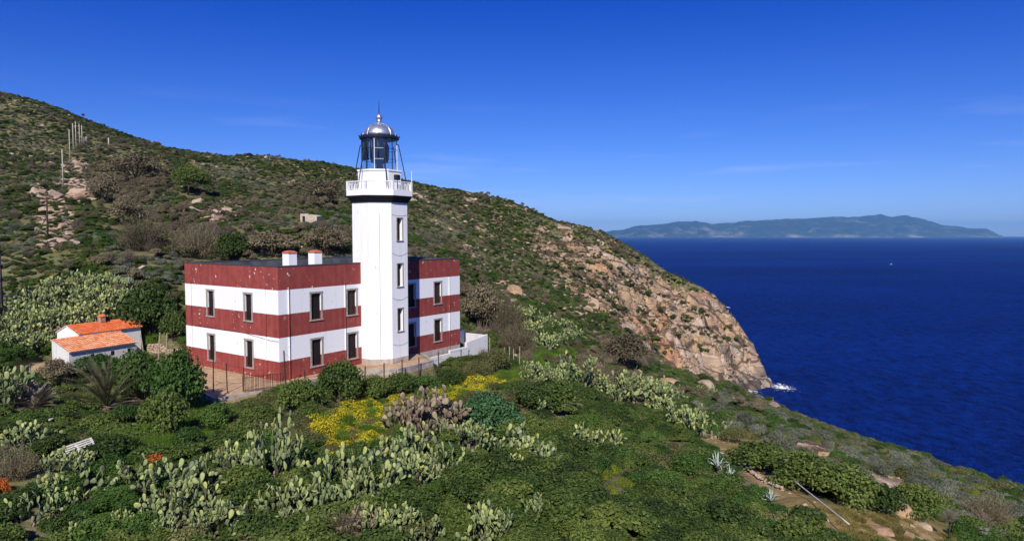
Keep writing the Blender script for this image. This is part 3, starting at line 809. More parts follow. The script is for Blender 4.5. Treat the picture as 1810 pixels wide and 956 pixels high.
# terrace walls round the yard
mb = MB()
def wall_run(mb, P, z0, z1, th, inset=0.0):
    for (xa, ya), (xb, yb) in zip(P, P[1:]):
        L = math.hypot(xb - xa, yb - ya); nx, ny = (yb - ya) / L * th, -(xb - xa) / L * th
        mb.add([(xa, ya, z0), (xb, yb, z0), (xb + nx, yb + ny, z0), (xa + nx, ya + ny, z0), (xa, ya, z1), (xb, yb, z1), (xb + nx, yb + ny, z1), (xa + nx, ya + ny, z1)],
               [(0, 3, 2, 1), (4, 5, 6, 7), (0, 1, 5, 4), (1, 2, 6, 5), (2, 3, 7, 6), (3, 0, 4, 7)])
wall_run(mb, YARD[0:6], -2.4, 0.10, 0.28)
wall_run(mb, [YARD[12], YARD[0]], -2.0, 0.06, 0.25)
props(mb.build('retaining_wall', M['concrete']), 'low stained concrete retaining wall edging the sandy lighthouse yard', 'retaining wall')
g = props(empty('garden_wall', (*h2w(HL + .1, -.9), 0), HA), 'short weathered white wall beside the far corner of the lighthouse', 'wall')
mb = MB(); mb.add([(0, 0, -2.8), (4.2, 0, -2.8), (4.2, .3, -2.8), (0, .3, -2.8), (0, 0, .12), (4.2, 0, .58), (4.2, .3, .58), (0, .3, .12)], [(0, 3, 2, 1), (4, 5, 6, 7), (0, 1, 5, 4), (1, 2, 6, 5), (2, 3, 7, 6), (3, 0, 4, 7)])
mb.box(3.9, 4.198, .302, 4.5, -2.8, .5)
mb.box(1.0, 3.898, 3.4, 3.7, -2.6, .9)
mb.build('wall', M['white_worn'], g, bevel=.03)
mb = MB().box(-7.6, -.05, -.35, -.05, -2.8, -.62); mb.box(-3.4, -.05, -.352, -.048, -.618, -.30)
mb.build('low_wall', M['white_worn'], g, bevel=.03)

# ------------------------------------------------------------------ outbuilding with two tiled roofs
t = NT('roof_tiles'); uvw = t.node('TexCoord').outputs['Object']
n = t.noise(uvw, 3.0, 4); n5 = t.noise(uvw, .6, 3)
cell = t.node('TexVoronoi', Scale=3.2); t.link(uvw, cell.inputs['Vector'])
cs = t.node('SeparateColor'); t.link(cell.outputs['Color'], cs.inputs[0])
c = t.mix(cs.outputs[0], (0.55, 0.105, 0.03), (0.72, 0.19, 0.06)); c = t.mix(t.rng(n, .55, .7), c, (0.62, 0.30, 0.15))
t.set(Base_Color=c, Roughness=.8); t.b.inputs['Specular IOR Level'].default_value = .3; M['tile'] = t.m
t = NT('roof_tiles_pale'); uvw = t.node('TexCoord').outputs['Object']
n = t.noise(uvw, 2.0, 5); cell = t.node('TexVoronoi', Scale=3.0); t.link(uvw, cell.inputs['Vector'])
cs = t.node('SeparateColor'); t.link(cell.outputs['Color'], cs.inputs[0])
c = t.mix(cs.outputs[0], (0.55, 0.15, 0.05), (0.70, 0.34, 0.17)); c = t.mix(t.math('MULTIPLY', t.rng(n, .5, .68), .7), c, (0.68, 0.46, 0.30))
t.set(Base_Color=c, Roughness=.85); M['tile_pale'] = t.m
OB = props(empty('outbuilding', (AB[0], AB[1], AZ), AA), 'small white outbuilding with two orange tiled roofs left of the lighthouse', 'outbuilding')
def tiled(a, b, c_, d_, rows=9, cols=30, sag=.0):
    """corrugated courses of tiles over the slope a-b (eave) to d-c (ridge)"""
    a, b, c_, d_ = map(Vector, (a, b, c_, d_)); mb = MB()
    up = (b - a).cross(d_ - a).normalized(); sub = 6
    V = []; Fc = []
    for r in range(rows):
        for e in (0, 1):
            f = (r + e * 1.06) / rows; f = min(f, 1.0)
            lift = .10 if e == 0 else .045
            for k in range(cols * sub + 1):
                s = k / (cols * sub)
                P = (a.lerp(b, s)).lerp(d_.lerp(c_, s), f) + up * (lift + .035 * math.cos(2 * math.pi * k / sub))
                V.append(P)
    N = cols * sub + 1
    for r in range(rows):
        for k in range(N - 1):
            i = (2 * r) * N + k; Fc.append((i, i + 1, i + N + 1, i + N))
            if r: j = (2 * r - 1) * N + k; Fc.append((j, j + 1, 2 * r * N + k + 1, 2 * r * N + k))
    mb.add(V, Fc)
    # boards under the tiles
    mb.cur = 1
    lo = [p - up * .05 for p in (a, b, c_, d_)]; hi = [p + up * .012 for p in (a, b, c_, d_)]
    mb.add(lo + hi, [(0, 3, 2, 1), (4, 5, 6, 7), (0, 1, 5, 4), (1, 2, 6, 5), (2, 3, 7, 6), (3, 0, 4, 7)])
    return mb
XL, YL, E0, E1 = 7.2, 3.1, 2.0, 3.08
mb = MB()
mb.add([(0, 0, -1), (XL, 0, -1), (XL, YL, -1), (0, YL, -1), (0, 0, E0), (XL, 0, E0), (XL, YL, E1), (0, YL, E1)], [(0, 1, 5, 4), (1, 2, 6, 5), (2, 3, 7, 6), (3, 0, 4, 7), (4, 5, 6, 7)])
mb.build('wall', M['white_worn'], OB)
for x in (2.2, 4.4, 6.3): MB().box(x, x + .38, -.012, .05, .95, 1.45).build('window', M['shutter'], OB)
tiled((-.12, -.22, E0 - .02), (XL + .12, -.22, E0 - .02), (XL + .12, YL - .004, E1 + .05), (-.12, YL - .004, E1 + .05), 8, 26).build('roof', [M['tile_pale'], M['white_worn']], OB)
X0, X1, Y0, Y1, EZ, RZ_, YR = 2.76, 10.0, 3.12, 7.2, 3.28, 4.12, 5.25
mb = MB()
mb.add([(X0, Y0, -1), (X1, Y0, -1), (X1, Y1, -1), (X0, Y1, -1), (X0, Y0, EZ), (X1, Y0, EZ), (X1, Y1, EZ), (X0, Y1, EZ), (X0, YR, RZ_), (X1, YR, RZ_)],
       [(0, 1, 5, 4), (1, 2, 6, 9, 5), (2, 3, 7, 6), (3, 0, 4, 8, 7)])
mb.build('wall', M['white_clean'], OB)
tiled((X0 - .1, Y0 - .2, EZ - .03), (X1 + .1, Y0 - .2, EZ - .03), (X1 + .1, YR, RZ_ + .06), (X0 - .1, YR, RZ_ + .06), 8, 26).build('roof', [M['tile'], M['white_worn']], OB)
tiled((X1 + .1, Y1 + .2, EZ - .03), (X0 - .1, Y1 + .2, EZ - .03), (X0 - .1, YR + .002, RZ_ + .06), (X1 + .1, YR + .002, RZ_ + .06), 8, 26).build('roof', [M['tile'], M['white_worn']], OB)
cx, cy = 6.5, 5.0
mb = MB().box(cx - .3, cx + .3, cy - .3, cy + .3, 3.7, 4.75); mb.box(cx - .36, cx + .36, cy - .36, cy + .36, 4.752, 4.85)
ch = mb.build('chimney', plain('brick_chimney', (.42, .23, .15), .9, .4, 5, bump=.5), OB, bevel=.02)
mb = MB(); mb.add([(cx - .3, cy - .3, 4.852), (cx + .3, cy - .3, 4.852), (cx + .3, cy + .3, 4.852), (cx - .3, cy + .3, 4.852), (cx - .3, cy, 5.1), (cx + .3, cy, 5.1)], [(0, 1, 5, 4), (2, 3, 4, 5), (0, 4, 3), (1, 2, 5), (3, 2, 1, 0)])
mb.build('chimney_cap', M['tile'], ch)

# ------------------------------------------------------------------ plants: leaf-level prototypes
def unit(a): return a / np.maximum(np.linalg.norm(a, axis=-1, keepdims=True), 1e-9)
def leaf_quads(P, Nrm, size, rng_, aspect=0.6):
    """one small diamond leaf per point, facing roughly along Nrm"""
    n = len(P)
    r = unit(rng_.normal(size=(n, 3)))
    t = unit(np.cross(Nrm, r)); b = np.cross(Nrm, t)
    s = size * rng_.uniform(.65, 1.35, (n, 1))
    V = np.stack([P - t * s, P - b * s * aspect, P + t * s, P + b * s * aspect], 1).reshape(-1, 3)
    Q = np.arange(4 * n).reshape(n, 4)
    return V, Q
def bush_mesh(name, mats, n=2600, leaf=.045, lobes=9, seed=0, h=.72, spread=.36, lobe_r=(.17, .28), flower=0.0, fsize=.03, up=.3, inner=.35):
    """about one metre across, standing on the origin: leaves over many uneven lobes"""
    g = np.random.default_rng(seed)
    a = g.uniform(0, 2 * np.pi, lobes); rr = spread * np.sqrt(g.uniform(0, 1, lobes))
    lr = g.uniform(*lobe_r, lobes)
    C = np.stack([rr * np.cos(a), rr * np.sin(a), np.clip(h * (1 - (rr / .62) ** 2) - lr * g.uniform(.7, 1.15, lobes), .04, None)], 1)
    k = g.choice(lobes, n, p=lr ** 2 / (lr ** 2).sum())
    d = unit(g.normal(size=(n, 3))); d[:, 2] = np.where(d[:, 2] < -.25, -d[:, 2], d[:, 2])
    rad = lr[k] * np.where(g.uniform(size=n) < inner, g.uniform(.35, .9, n), g.uniform(.88, 1.12, n)) * (1 + .22 * np.sin(d[:, 0] * 9 + k) * np.sin(d[:, 1] * 8 + 2 * k))
    P = C[k] + d * rad[:, None] * np.array([1, 1, .9])
    P[:, 2] = np.abs(P[:, 2]) + .0
    Nn = unit(d * .55 + g.normal(size=(n, 3)) * .5 + np.array([0, 0, up]))
    V, Q = leaf_quads(P, Nn, leaf, g)
    tint = np.repeat(g.uniform(0, 1, n), 4); mi = np.zeros(n, int)
    if flower:
        f = (g.uniform(size=n) < flower) & (rad > lr[k] * .85) & (d[:, 2] > .05)
        mi[f] = 1
        idx_ = np.where(f)[0]
        V = V.reshape(n, 4, 3); c = V[idx_].mean(1, keepdims=True) + d[idx_][:, None] * .03
        V[idx_] = c + (V[idx_] - V[idx_].mean(1, keepdims=True)) * (fsize / leaf); V = V.reshape(-1, 3)
    return npmesh(name, V, quads=Q, mats=mats, midx=mi, attrs={'tint': tint})
def twig_mesh(name, mats, n=420, seed=0, h=.8, spread=.5, w=.010, leaves=500, leaf=.03, sub=5):
    """bare brittle shrub: forked stems and a few dry leaves"""
    g = np.random.default_rng(seed); V = []; Q = []; T = []
    base = []
    for i in range(n // sub):
        a = g.uniform(0, 2 * np.pi); r = spread * math.sqrt(g.uniform(0, 1)); z = h * g.uniform(.55, 1.05) * (1 - .45 * (r / spread) ** 2)
        tip = np.array([r * math.cos(a), r * math.sin(a), z]); root = tip * np.array([.16, .16, 0])
        mid = root * .5 + tip * .5 + g.normal(size=3) * .04
        base.append((root, mid, w)); base.append((mid, tip, w * .7))
        for k in range(sub - 2):
            s = mid + (tip - mid) * g.uniform(0, .9); e = s + unit((tip - root)[None])[0] * g.uniform(.1, .24) + g.normal(size=3) * .085
            base.append((s, e, w * .55))
    for p, q_, ww in base:
        d = unit((q_ - p)[None])[0]; s = unit(np.cross(d, g.normal(size=3))[None])[0] * ww
        b = len(V); V += [p - s, p + s, q_ + s * .5, q_ - s * .5]; Q.append((b, b + 1, b + 2, b + 3)); T += [g.uniform()] * 4
    mi = [0] * len(Q)
    if leaves:
        e = np.array([q_ for p, q_, ww in base]); P = e[g.integers(0, len(e), leaves)] + g.normal(size=(leaves, 3)) * .035
        LV, LQ = leaf_quads(P, unit(g.normal(size=(leaves, 3)) + np.array([0, 0, .5])), leaf, g, .5)
        Q = list(Q) + list(map(tuple, LQ + len(V))); V = list(V) + list(LV); T += list(np.repeat(g.uniform(0, 1, leaves), 4)); mi += [1 if len(mats) > 1 else 0] * leaves
    V = np.array(V); V[:, 2] = np.maximum(V[:, 2], 0)
    return npmesh(name, V, quads=np.array(Q), mats=mats, midx=mi, attrs={'tint': T})
def grass_mesh(name, mats, n=420, seed=0, h=.45, spread=.5, w=.014, bend=.25, flower=0):
    g = np.random.default_rng(seed)
    a = g.uniform(0, 2 * np.pi, n); r = spread * np.sqrt(g.uniform(0, 1, n))
    B = np.stack([r * np.cos(a), r * np.sin(a), np.zeros(n)], 1)
    L = h * g.uniform(.5, 1.15, n)
    lean = g.normal(size=(n, 2)) * bend
    T_ = B + np.stack([lean[:, 0] * L, lean[:, 1] * L, L], 1)
    Mi = B * .5 + T_ * .5 - np.stack([lean[:, 0] * L * .25, lean[:, 1] * L * .25, -L * .08], 1)
    s = unit(g.normal(size=(n, 3)) * np.array([1, 1, .2])) * w
    V = np.stack([B - s, B + s, Mi + s * .8, Mi - s * .8, T_ + s * .12, T_ - s * .12], 1).reshape(-1, 3)
    k = np.arange(n) * 6
    Q = np.concatenate([np.stack([k, k + 1, k + 2, k + 3], 1), np.stack([k + 3, k + 2, k + 4, k + 5], 1)])
    tint = np.repeat(g.uniform(0, 1, n), 6); mi = np.zeros(len(Q), int)
    if flower:
        P = T_[:flower] + g.normal(size=(flower, 3)) * .02
        LV, LQ = leaf_quads(P, unit(g.normal(size=(flower, 3)) * .6 + np.array([0, -.5, 1])), .026, g, .9)
        Q = np.concatenate([Q, LQ + len(V)]); V = np.concatenate([V, LV]); tint = np.concatenate([tint, np.full(len(LV), .5)]); mi = np.concatenate([mi, np.ones(flower, int)])
    return npmesh(name, V, quads=Q, mats=mats, midx=mi, attrs={'tint': tint})
def rock_mesh(name, mats, seed=0, flat=.65, n=4):
    g = np.random.default_rng(seed)
    bm = bmesh.new(); bmesh.ops.create_icosphere(bm, subdivisions=n, radius=.5)
    cuts = [(unit(g.normal(size=(1, 3)))[0], g.uniform(.26, .42)) for _ in range(13)]
    for v_ in bm.verts:
        p = np.array(v_.co)
        for nn, dd in cuts:
            s = p @ nn - dd
            if s > 0: p = p - nn * s * .93
        q = p * 5
        p = p * (1 + .26 * (fbm(np.array([q[0] + q[2] * .7]), np.array([q[1] - q[2] * .5]), 4, seed)[0] - .5))
        v_.co = p * np.array([1, .8, flat])
    me = bpy.data.meshes.new(name); bm.to_mesh(me); bm.free()
    for m_ in mats: me.materials.append(m_)
    for p in me.polygons: p.use_smooth = False
    return me
M['maquis'] = leafmat('maquis_leaves', [(.08, (.012, .025, .006)), (.35, (.041, .072, .013)), (.6, (.088, .132, .024)), (.9, (.185, .225, .048))])
M['green'] = leafmat('green_leaves', [(.1, (.025, .060, .010)), (.5, (.055, .115, .018)), (.9, (.11, .18, .03))])
M['olive'] = leafmat('olive_leaves', [(.1, (.056, .062, .020)), (.5, (.135, .140, .046)), (.9, (.25, .24, .09))])
M['silver'] = leafmat('silver_leaves', [(.1, (.065, .075, .050)), (.5, (.155, .170, .115)), (.9, (.30, .31, .21))])
M['dry'] = leafmat('dry_twigs', [(.1, (.075, .055, .036)), (.5, (.15, .115, .078)), (.9, (.26, .205, .145))], .05)
M['russet'] = leafmat('russet_leaves', [(.1, (.070, .060, .034)), (.5, (.165, .135, .075)), (.9, (.28, .235, .14))], .15)
M['grey_twig'] = leafmat('grey_twigs', [(.1, (.13, .11, .10)), (.5, (.22, .19, .175)), (.9, (.34, .30, .27))], .0)
M['grass'] = leafmat('fresh_grass', [(.1, (.050, .105, .010)), (.5, (.105, .19, .020)), (.9, (.19, .28, .04))], .35)
M['straw'] = leafmat('straw_grass', [(.1, (.12, .10, .025)), (.5, (.20, .17, .045)), (.9, (.32, .26, .09))], .3)
M['yellow'] = leafmat('yellow_petals', [(.1, (.56, .40, .006)), (.5, (.74, .58, .010)), (.9, (.84, .72, .03))], .15)
M['orange'] = leafmat('orange_petals', [(.1, (.60, .075, .01)), (.9, (.80, .16, .02))], .15)
M['lime'] = leafmat('lime_leaves', [(.1, (.09, .13, .012)), (.5, (.17, .21, .02)), (.9, (.28, .30, .035))], .3)
M['boulder'] = None
t = NT('boulder'); o = t.node('NewGeometry').outputs['Position']; oi = t.node('ObjectInfo').outputs['Random']
n = t.noise(o, 1.6, 6, .65); n2 = t.noise(o, 7, 5, .7)
c = t.mix(t.rng(n, .3, .7), (0.24, 0.185, 0.14), (0.47, 0.37, 0.29)); c = t.mix(t.math('MULTIPLY', oi, .5), c, (0.46, 0.30, 0.19)); c = t.mix(t.math('MULTIPLY', t.rng(n2, .55, .7), .5), c, (0.15, 0.13, 0.10))
t.set(Base_Color=c, Roughness=.95); t.b.inputs['Specular IOR Level'].default_value = .15; t.bump(n2, .6, .06); M['boulder'] = t.m

KINDS_ = {
 'maquis': [bush_mesh('maquis', [M['maquis']], 2900, .037, 13, s, .70, lobe_r=(.13, .25)) for s in (1, 2, 3)],
 'green': [bush_mesh('green', [M['green']], 2700, .037, 10, s, .7) for s in (11, 12)],
 'olive': [bush_mesh('olive', [M['olive']], 2500, .036, 10, s, .6) for s in (21, 22)],
 'silver': [bush_mesh('silver', [M['silver']], 1900, .036, 8, s, .55, .26, (.24, .34), inner=.2) for s in (31, 32)],
 'dry': [twig_mesh('dry', [M['dry'], M['dry']], 700, s, leaves=900, leaf=.022) for s in (41, 42)],
 'russet': [bush_mesh('russet', [M['russet']], 2000, .030, 11, s, .85, .34, (.14, .24)) for s in (51, 52)],
 'grass': [grass_mesh('grass', [M['grass']], 700, s, .42) for s in (61, 62)],
 'straw': [grass_mesh('straw', [M['straw']], 600, s, .30, bend=.45) for s in (71, 72)],
 'flowers': [bush_mesh('flowers', [M['green'], M['yellow']], 2200, .030, 9, s, .62, flower=.40, fsize=.034) for s in (81, 82)],
 'lime': [bush_mesh('lime', [M['lime']], 2200, .034, 9, s, .6) for s in (91,)],
 'stone': [rock_mesh('stone', [M['boulder']], s, .6, 2) for s in (101, 102, 103, 104)],
}
def scatter(name, kind, X, Y, Z, scl, tilt=.12, label=None, cat=None, seed=0):
    """plants nobody could count: one object, instanced on points where they stand"""
    g = np.random.default_rng(seed); n = len(X)
    me = bpy.data.meshes.new(name); me.vertices.add(n)
    me.vertices.foreach_set('co', np.stack([X, Y, Z], -1).astype(np.float32).ravel())
    def vec(nm, A):
        a = me.attributes.new(nm, 'FLOAT_VECTOR', 'POINT'); a.data.foreach_set('vector', np.asarray(A, np.float32).ravel())
    vec('rot', np.stack([g.normal(size=n) * tilt, g.normal(size=n) * tilt, g.uniform(0, 6.283, n)], -1)); vec('scl', scl)
    a = me.attributes.new('pick', 'INT', 'POINT'); protos = KINDS_[kind]; a.data.foreach_set('value', g.integers(0, len(protos), n).astype(np.int32))
    o = link(name, me)
    c = bpy.data.collections.get('proto_' + kind)
    if c is None:
        c = bpy.data.collections.new('proto_' + kind)
        for i, pm in enumerate(protos): c.objects.link(bpy.data.objects.new('%s_%02d' % (kind, i), pm))
    gt = bpy.data.node_groups.new('scatter_' + name, 'GeometryNodeTree')
    gt.interface.new_socket('Geometry', in_out='INPUT', socket_type='NodeSocketGeometry'); gt.interface.new_socket('Geometry', in_out='OUTPUT', socket_type='NodeSocketGeometry')
    N = gt.nodes; gi = N.new('NodeGroupInput'); go = N.new('NodeGroupOutput'); ip = N.new('GeometryNodeInstanceOnPoints'); ci = N.new('GeometryNodeCollectionInfo')
    ci.inputs['Collection'].default_value = c; ci.inputs['Separate Children'].default_value = True; ci.inputs['Reset Children'].default_value = True
    def na(nm, ty):
        x = N.new('GeometryNodeInputNamedAttribute'); x.data_type = ty; x.inputs['Name'].default_value = nm; return x.outputs['Attribute']
    e2 = N.new('FunctionNodeEulerToRotation')
    gt.links.new(gi.outputs[0], ip.inputs['Points']); gt.links.new(ci.outputs[0], ip.inputs['Instance']); ip.inputs['Pick Instance'].default_value = True
    gt.links.new(na('pick', 'INT'), ip.inputs['Instance Index']); gt.links.new(na('rot', 'FLOAT_VECTOR'), e2.inputs[0]); gt.links.new(e2.outputs[0], ip.inputs['Rotation'])
    gt.links.new(na('scl', 'FLOAT_VECTOR'), ip.inputs['Scale']); gt.links.new(ip.outputs[0], go.inputs[0])
    md = o.modifiers.new('scatter', 'NODES'); md.node_group = gt
    props(o, label, cat, kind='stuff')
    return o


# ------------------------------------------------------------------ where the single plants and rocks stand
CLEAR = []                                            # (x, y, radius): scrub keeps off
def stand(cx, cy, w, h, foot=.46, clear=1.0):
    """a thing seen w by h pixels large about (cx, cy): its foot on the slope, its width and height in metres"""
    x, y, z = ground(cx, cy + h * foot)
    W_, H_ = w * y / F, h * y / F
    if clear:
        CLEAR.append((x, y, W_ * .45 * clear)); CLEAR.append((x - x / y * W_ * .5, y - W_ * .55, W_ * .42 * clear))
    return x, y, z, W_, H_
PEARS = {
 'low': [(110,822,60,50),(150,847,60,50),(75,872,60,50),(40,905,60,45),(112,892,50,40),(170,815,50,36),(245,836,50,50),(287,857,60,60),(330,842,50,55),(300,892,55,50),(345,882,60,55),(268,906,55,45),
         (370,917,70,60),(312,930,60,50),(415,932,60,50),(140,943,34,40),(206,926,28,32)],
 'mid': [(510,886,50,55),(547,874,55,60),(502,926,50,50),(548,924,50,50),(590,822,50,50),(620,846,55,50),(655,822,50,50),(650,862,60,50),(690,846,55,50),(606,884,60,50),(690,802,50,45),(730,792,55,50),(742,832,55,55),
         (776,812,50,50),(790,846,40,40),(664,926,55,55),(702,924,50,50),(735,944,50,44),(772,766,50,40)],
 'arc': [(830,776,50,40),(870,787,45,36),(906,776,50,40),(936,796,45,45),(966,812,40,40)],
 'band': [(944,661,40,36),(976,673,36,28),(1015,663,50,46),(1046,673,40,34),(1086,691,50,40),(1121,691,50,44),(1152,689,50,40),(1182,702,50,40),(1164,717,40,30),(1216,742,50,44),(1246,756,44,36),(1252,692,30,22)],
 'slope': [(945,582,40,26),(986,602,44,28),(958,606,36,22),(1015,592,30,18),(930,557,40,24),(900,547,34,20),(967,571,40,24),(1000,575,30,18)],
}
PEAR_ONE = [((490,800,64,108), 'tall straggling prickly pear standing alone in the dark scrub'), ((395,826,42,46), 'small prickly pear left of the tall straggling one'), ((432,816,44,58), 'prickly pear with two rounded upper pads beside the tall straggling one'),
 ((905,822,24,30), 'tiny pale prickly pear alone in dark scrub'), ((842,936,44,52), 'left one of two prickly pears side by side at the bottom middle edge'), ((874,926,54,62), 'right one of two prickly pears side by side at the bottom middle edge'),
 ((964,915,52,62), 'compact pale prickly pear alone in dark scrub at the lower middle'), ((1020,769,38,38), 'prickly pear at the left end of a sparse trio in dark scrub'), ((1046,786,38,32), 'prickly pear in the middle of a sparse trio in dark scrub'), ((1078,782,42,32), 'prickly pear at the right end of a sparse trio in dark scrub'),
 ((958,721,42,24), 'low pale prickly pear below the yellow flowers, nearly sunk in scrub'), ((12,690,40,66), 'prickly pear cut by the left edge beside the feathery shrub'), ((18,775,50,50), 'prickly pear at the left edge above the dry brush'), ((62,772,50,44), 'prickly pear left of the white pallet')]
PEAR_DRY = [((725,737,56,52), 'leftmost withered brown prickly pear below the yellow flowers'), ((765,732,60,56), 'middle withered brown prickly pear below the yellow flowers'), ((797,744,46,40), 'rightmost withered brown prickly pear beside the bright green shrub'), ((640,930,60,44), 'withered prickly pear among green ones at the bottom edge')]
g1 = np.random.default_rng(17)
THICK = []
tp = [(0,548),(40,532),(90,512),(200,492),(226,512),(215,545),(140,553),(92,578),(78,625),(0,632)]
for yy in range(515, 640, 21):
    for xx in range(-10, 240, 33):
        a, b = xx + g1.uniform(-9, 9) + (yy % 2) * 12, yy + g1.uniform(-7, 7)
        if polydist(np.array([a]), np.array([b]), tp)[0] > 0: THICK.append((a, b - 9, g1.uniform(34, 52), g1.uniform(24, 36)))
THICK += [(165,550,44,32),(200,542,44,34),(132,558,44,34),(226,528,40,30),(112,566,40,30)]
P_ = {k: [stand(*v) for v in vv] for k, vv in PEARS.items()}
P_['thick'] = [stand(*v, clear=.62) for v in THICK]
P_one = [(stand(*v), l) for v, l in PEAR_ONE]; P_dry = [(stand(*v), l) for v, l in PEAR_DRY]
# ---- shrubs: (pixels), kind, name, label, category
SHRUBS = [
 ((250,672,90,80),'green','bush','leafy green bush right of the dwarf palm below the outbuilding','bush'),
 ((312,690,110,110),'green','bush','largest rounded green bush left of the sandy yard','bush'),
 ((290,742,90,70),'maquis','bush','dark bush in front of the largest rounded green bush','bush'),
 ((175,646,80,30),'green','bush','green bush hiding the foot of the outbuilding','bush'),
 ((100,660,60,40),'russet','bush','brownish bush left of the dwarf palm','bush'),
 ((388,742,64,46),'green','bush','fresh green bush in the grass below the retaining wall end','bush'),
 ((332,778,54,36),'green','bush','low green bush in the grass behind the orange flowers','bush'),
 ((424,772,60,40),'maquis','bush','dark bush at the right edge of the fresh grass','bush'),
 ((222,740,56,38),'green','bush','green bush in front of the large dwarf palm','bush'),
 ((450,738,84,28),'maquis','hedge_bush','dark bush under the corner of the concrete retaining wall','bush'),
 ((530,706,80,50),'maquis','hedge_bush','dark hedge bush below the front corner of the lighthouse','bush'),
 ((605,680,84,62),'maquis','hedge_bush','tallest hedge bush, before the wall between the two front windows','bush'),
 ((548,728,50,26),'maquis','hedge_bush','low dark bush below the tallest hedge bush','bush'),
 ((662,690,60,38),'maquis','hedge_bush','hedge bush before the left foot of the white tower','bush'),
 ((708,684,60,36),'maquis','hedge_bush','hedge bush before the right foot of the white tower','bush'),
 ((752,680,56,26),'green','hedge_bush','hedge bush in front of the shaded wall right of the tower','bush'),
 ((798,670,56,24),'maquis','hedge_bush','hedge bush below the last lower window of the lighthouse','bush'),
 ((842,656,52,26),'olive','hedge_bush','olive bush in front of the short white wall','bush'),
 ((880,640,50,40),'olive','hedge_bush','olive bush between the white wall and pale posts','bush'),
 ((866,738,104,66),'euphorbia','bush','bright bluish green shrub among the prickly pears','bush'),
 ((965,702,110,44),'maquis','bush','broad dark bush right of the yellow flowers','bush'),
 ((268,556,96,80),'maquis','bush','tall dark bush between the outbuilding and the lighthouse','bush'),
 ((308,580,44,50),'maquis','bush','dark bush touching the left wall of the lighthouse','bush'),
 ((852,548,70,74),'russet','thicket_shrub','brown shrub rising behind the right end of the lighthouse','shrub'),
 ((895,560,60,70),'dry','thicket_shrub','dry grey shrub right of the brown one behind the lighthouse','shrub'),
 ((915,600,60,50),'dry','thicket_shrub','bare tangled shrub above the pale wooden posts','shrub'),
 ((1105,625,96,52),'russet','thicket_shrub','brown shrub alone on the green slope before the headland','shrub'),
 ((600,935,76,50),'dry','dry_shrub','mauve grey dry shrub at the bottom edge among prickly pears','shrub'),
 ((28,822,64,54),'dry','dry_shrub','reddish dry shrub at the lower left edge','shrub'),
 ((1745,905,70,50),'dry','dry_shrub','mauve dry shrub near the right edge of the slope','shrub'),
 ((240,300,90,40),'russet','thicket_shrub','brown thicket high on the hill right of the pole line','shrub'),
 ((185,338,56,46),'russet','thicket_shrub','reddish brown shrub beside the boulders of the pole line','shrub'),
 ((225,380,64,42),'russet','thicket_shrub','tawny shrub below the reddish brown one on the hill','shrub'),
 ((250,415,70,60),'dry','thicket_shrub','pale grey bare shrub on the hill left above the lighthouse','shrub'),
 ((355,430,70,56),'dry','thicket_shrub','pale bare shrub just above the left end of the roof','shrub'),
 ((480,435,90,40),'russet','thicket_shrub','tawny shrub above the two chimneys','shrub'),
 ((575,430,80,44),'russet','thicket_shrub','tawny shrub above the roof beside the white tower','shrub'),
 ((410,440,60,40),'maquis','bush','dark bush above the lighthouse roof left of the chimneys','bush'),
 ((575,345,70,40),'russet','thicket_shrub','brown shrub on the hill above the stone hut','shrub'),
 ((1340,812,110,44),'maquis','bush','dark shrub at the head of the bare path','bush'),
 ((1420,838,120,56),'maquis','bush','dark shrub right of the bare path, left in its row','bush'),
 ((1490,862,120,60),'maquis','bush','dark shrub right of the bare path, middle of its row','bush'),
 ((1548,880,90,46),'maquis','bush','dark shrub left of the reddish boulder','bush'),
 ((1620,890,90,50),'maquis','bush','dark shrub behind the reddish boulder','bush'),
 ((1300,770,40,26),'olive','bush','small bush on the bare ground above the path','bush'),
]
CUSH = [(1318,742,34,26),(1296,756,40,30),(1338,760,30,22),(1268,724,30,26),(1232,716,24,18),(1375,775,32,30),(1420,800,36,26),(1392,790,34,26),(1452,770,40,22),(1500,800,36,24),(1470,822,36,28),(1520,838,36,30),(1560,830,34,24),(1610,838,36,26),(1640,866,38,30),(1668,872,36,28),(1700,880,36,26),(1590,808,36,20),(1640,826,34,20),(1720,850,34,20),(1760,880,36,24),(1790,905,40,28)]
SH_ = [(stand(*a, clear=.8), *r) for a, *r in SHRUBS]
CU_ = [stand(*a, clear=.7) for a in CUSH]
ROCKS = [((1593,898,50,36),'large reddish boulder on the bare slope, tallest there'),((1572,868,74,40),'broad pale rock slab behind the dark shrubs on the right'),((1412,796,54,24),'flat pinkish rock slab on the slope above the dark shrubs'),((1455,800,26,16),'small pale boulder at the end of the pinkish slab'),
 ((1245,676,34,20),'pale boulder on the green slope before the headland'),((1180,672,40,18),'pinkish boulder on the green slope before the headland'),((1368,714,30,14),'orange rock at the edge above the cove'),
 ((1560,938,44,14),'low ochre rock at the lower right'),((1605,946,34,14),'ochre boulder beside the low ochre rock'),((1632,927,26,14),'rounded stone at the foot of the dry tree'),
 ((66,338,28,16),'pale boulder at the left end of the boulder row'),((98,343,30,18),'grey boulder in the row below the first hillside pole'),((138,337,36,16),'long slab right of the first hillside pole'),((150,345,34,16),'reddish slab at the right end of the boulder row'),((76,369,20,16),'rounded pale boulder beside the lower brown pole'),
 ((345,372,44,14),'left slab of the rock outcrop on the hill'),((382,384,30,14),'white topped boulder of the hillside outcrop'),((395,372,40,14),'right slab of the rock outcrop on the hill'),((350,356,22,18),'upright rock above the hillside outcrop'),
 ((908,512,36,22),'pinkish boulders cluster top on the slope right of the lighthouse'),((700+352,535,30,22),'pale block at the foot of the headland cliff'),((1040,545,30,18),'brown block at the foot of the headland cliff')]
RK_ = [(stand(*a, foot=.3, clear=1.1), l) for a, l in ROCKS]
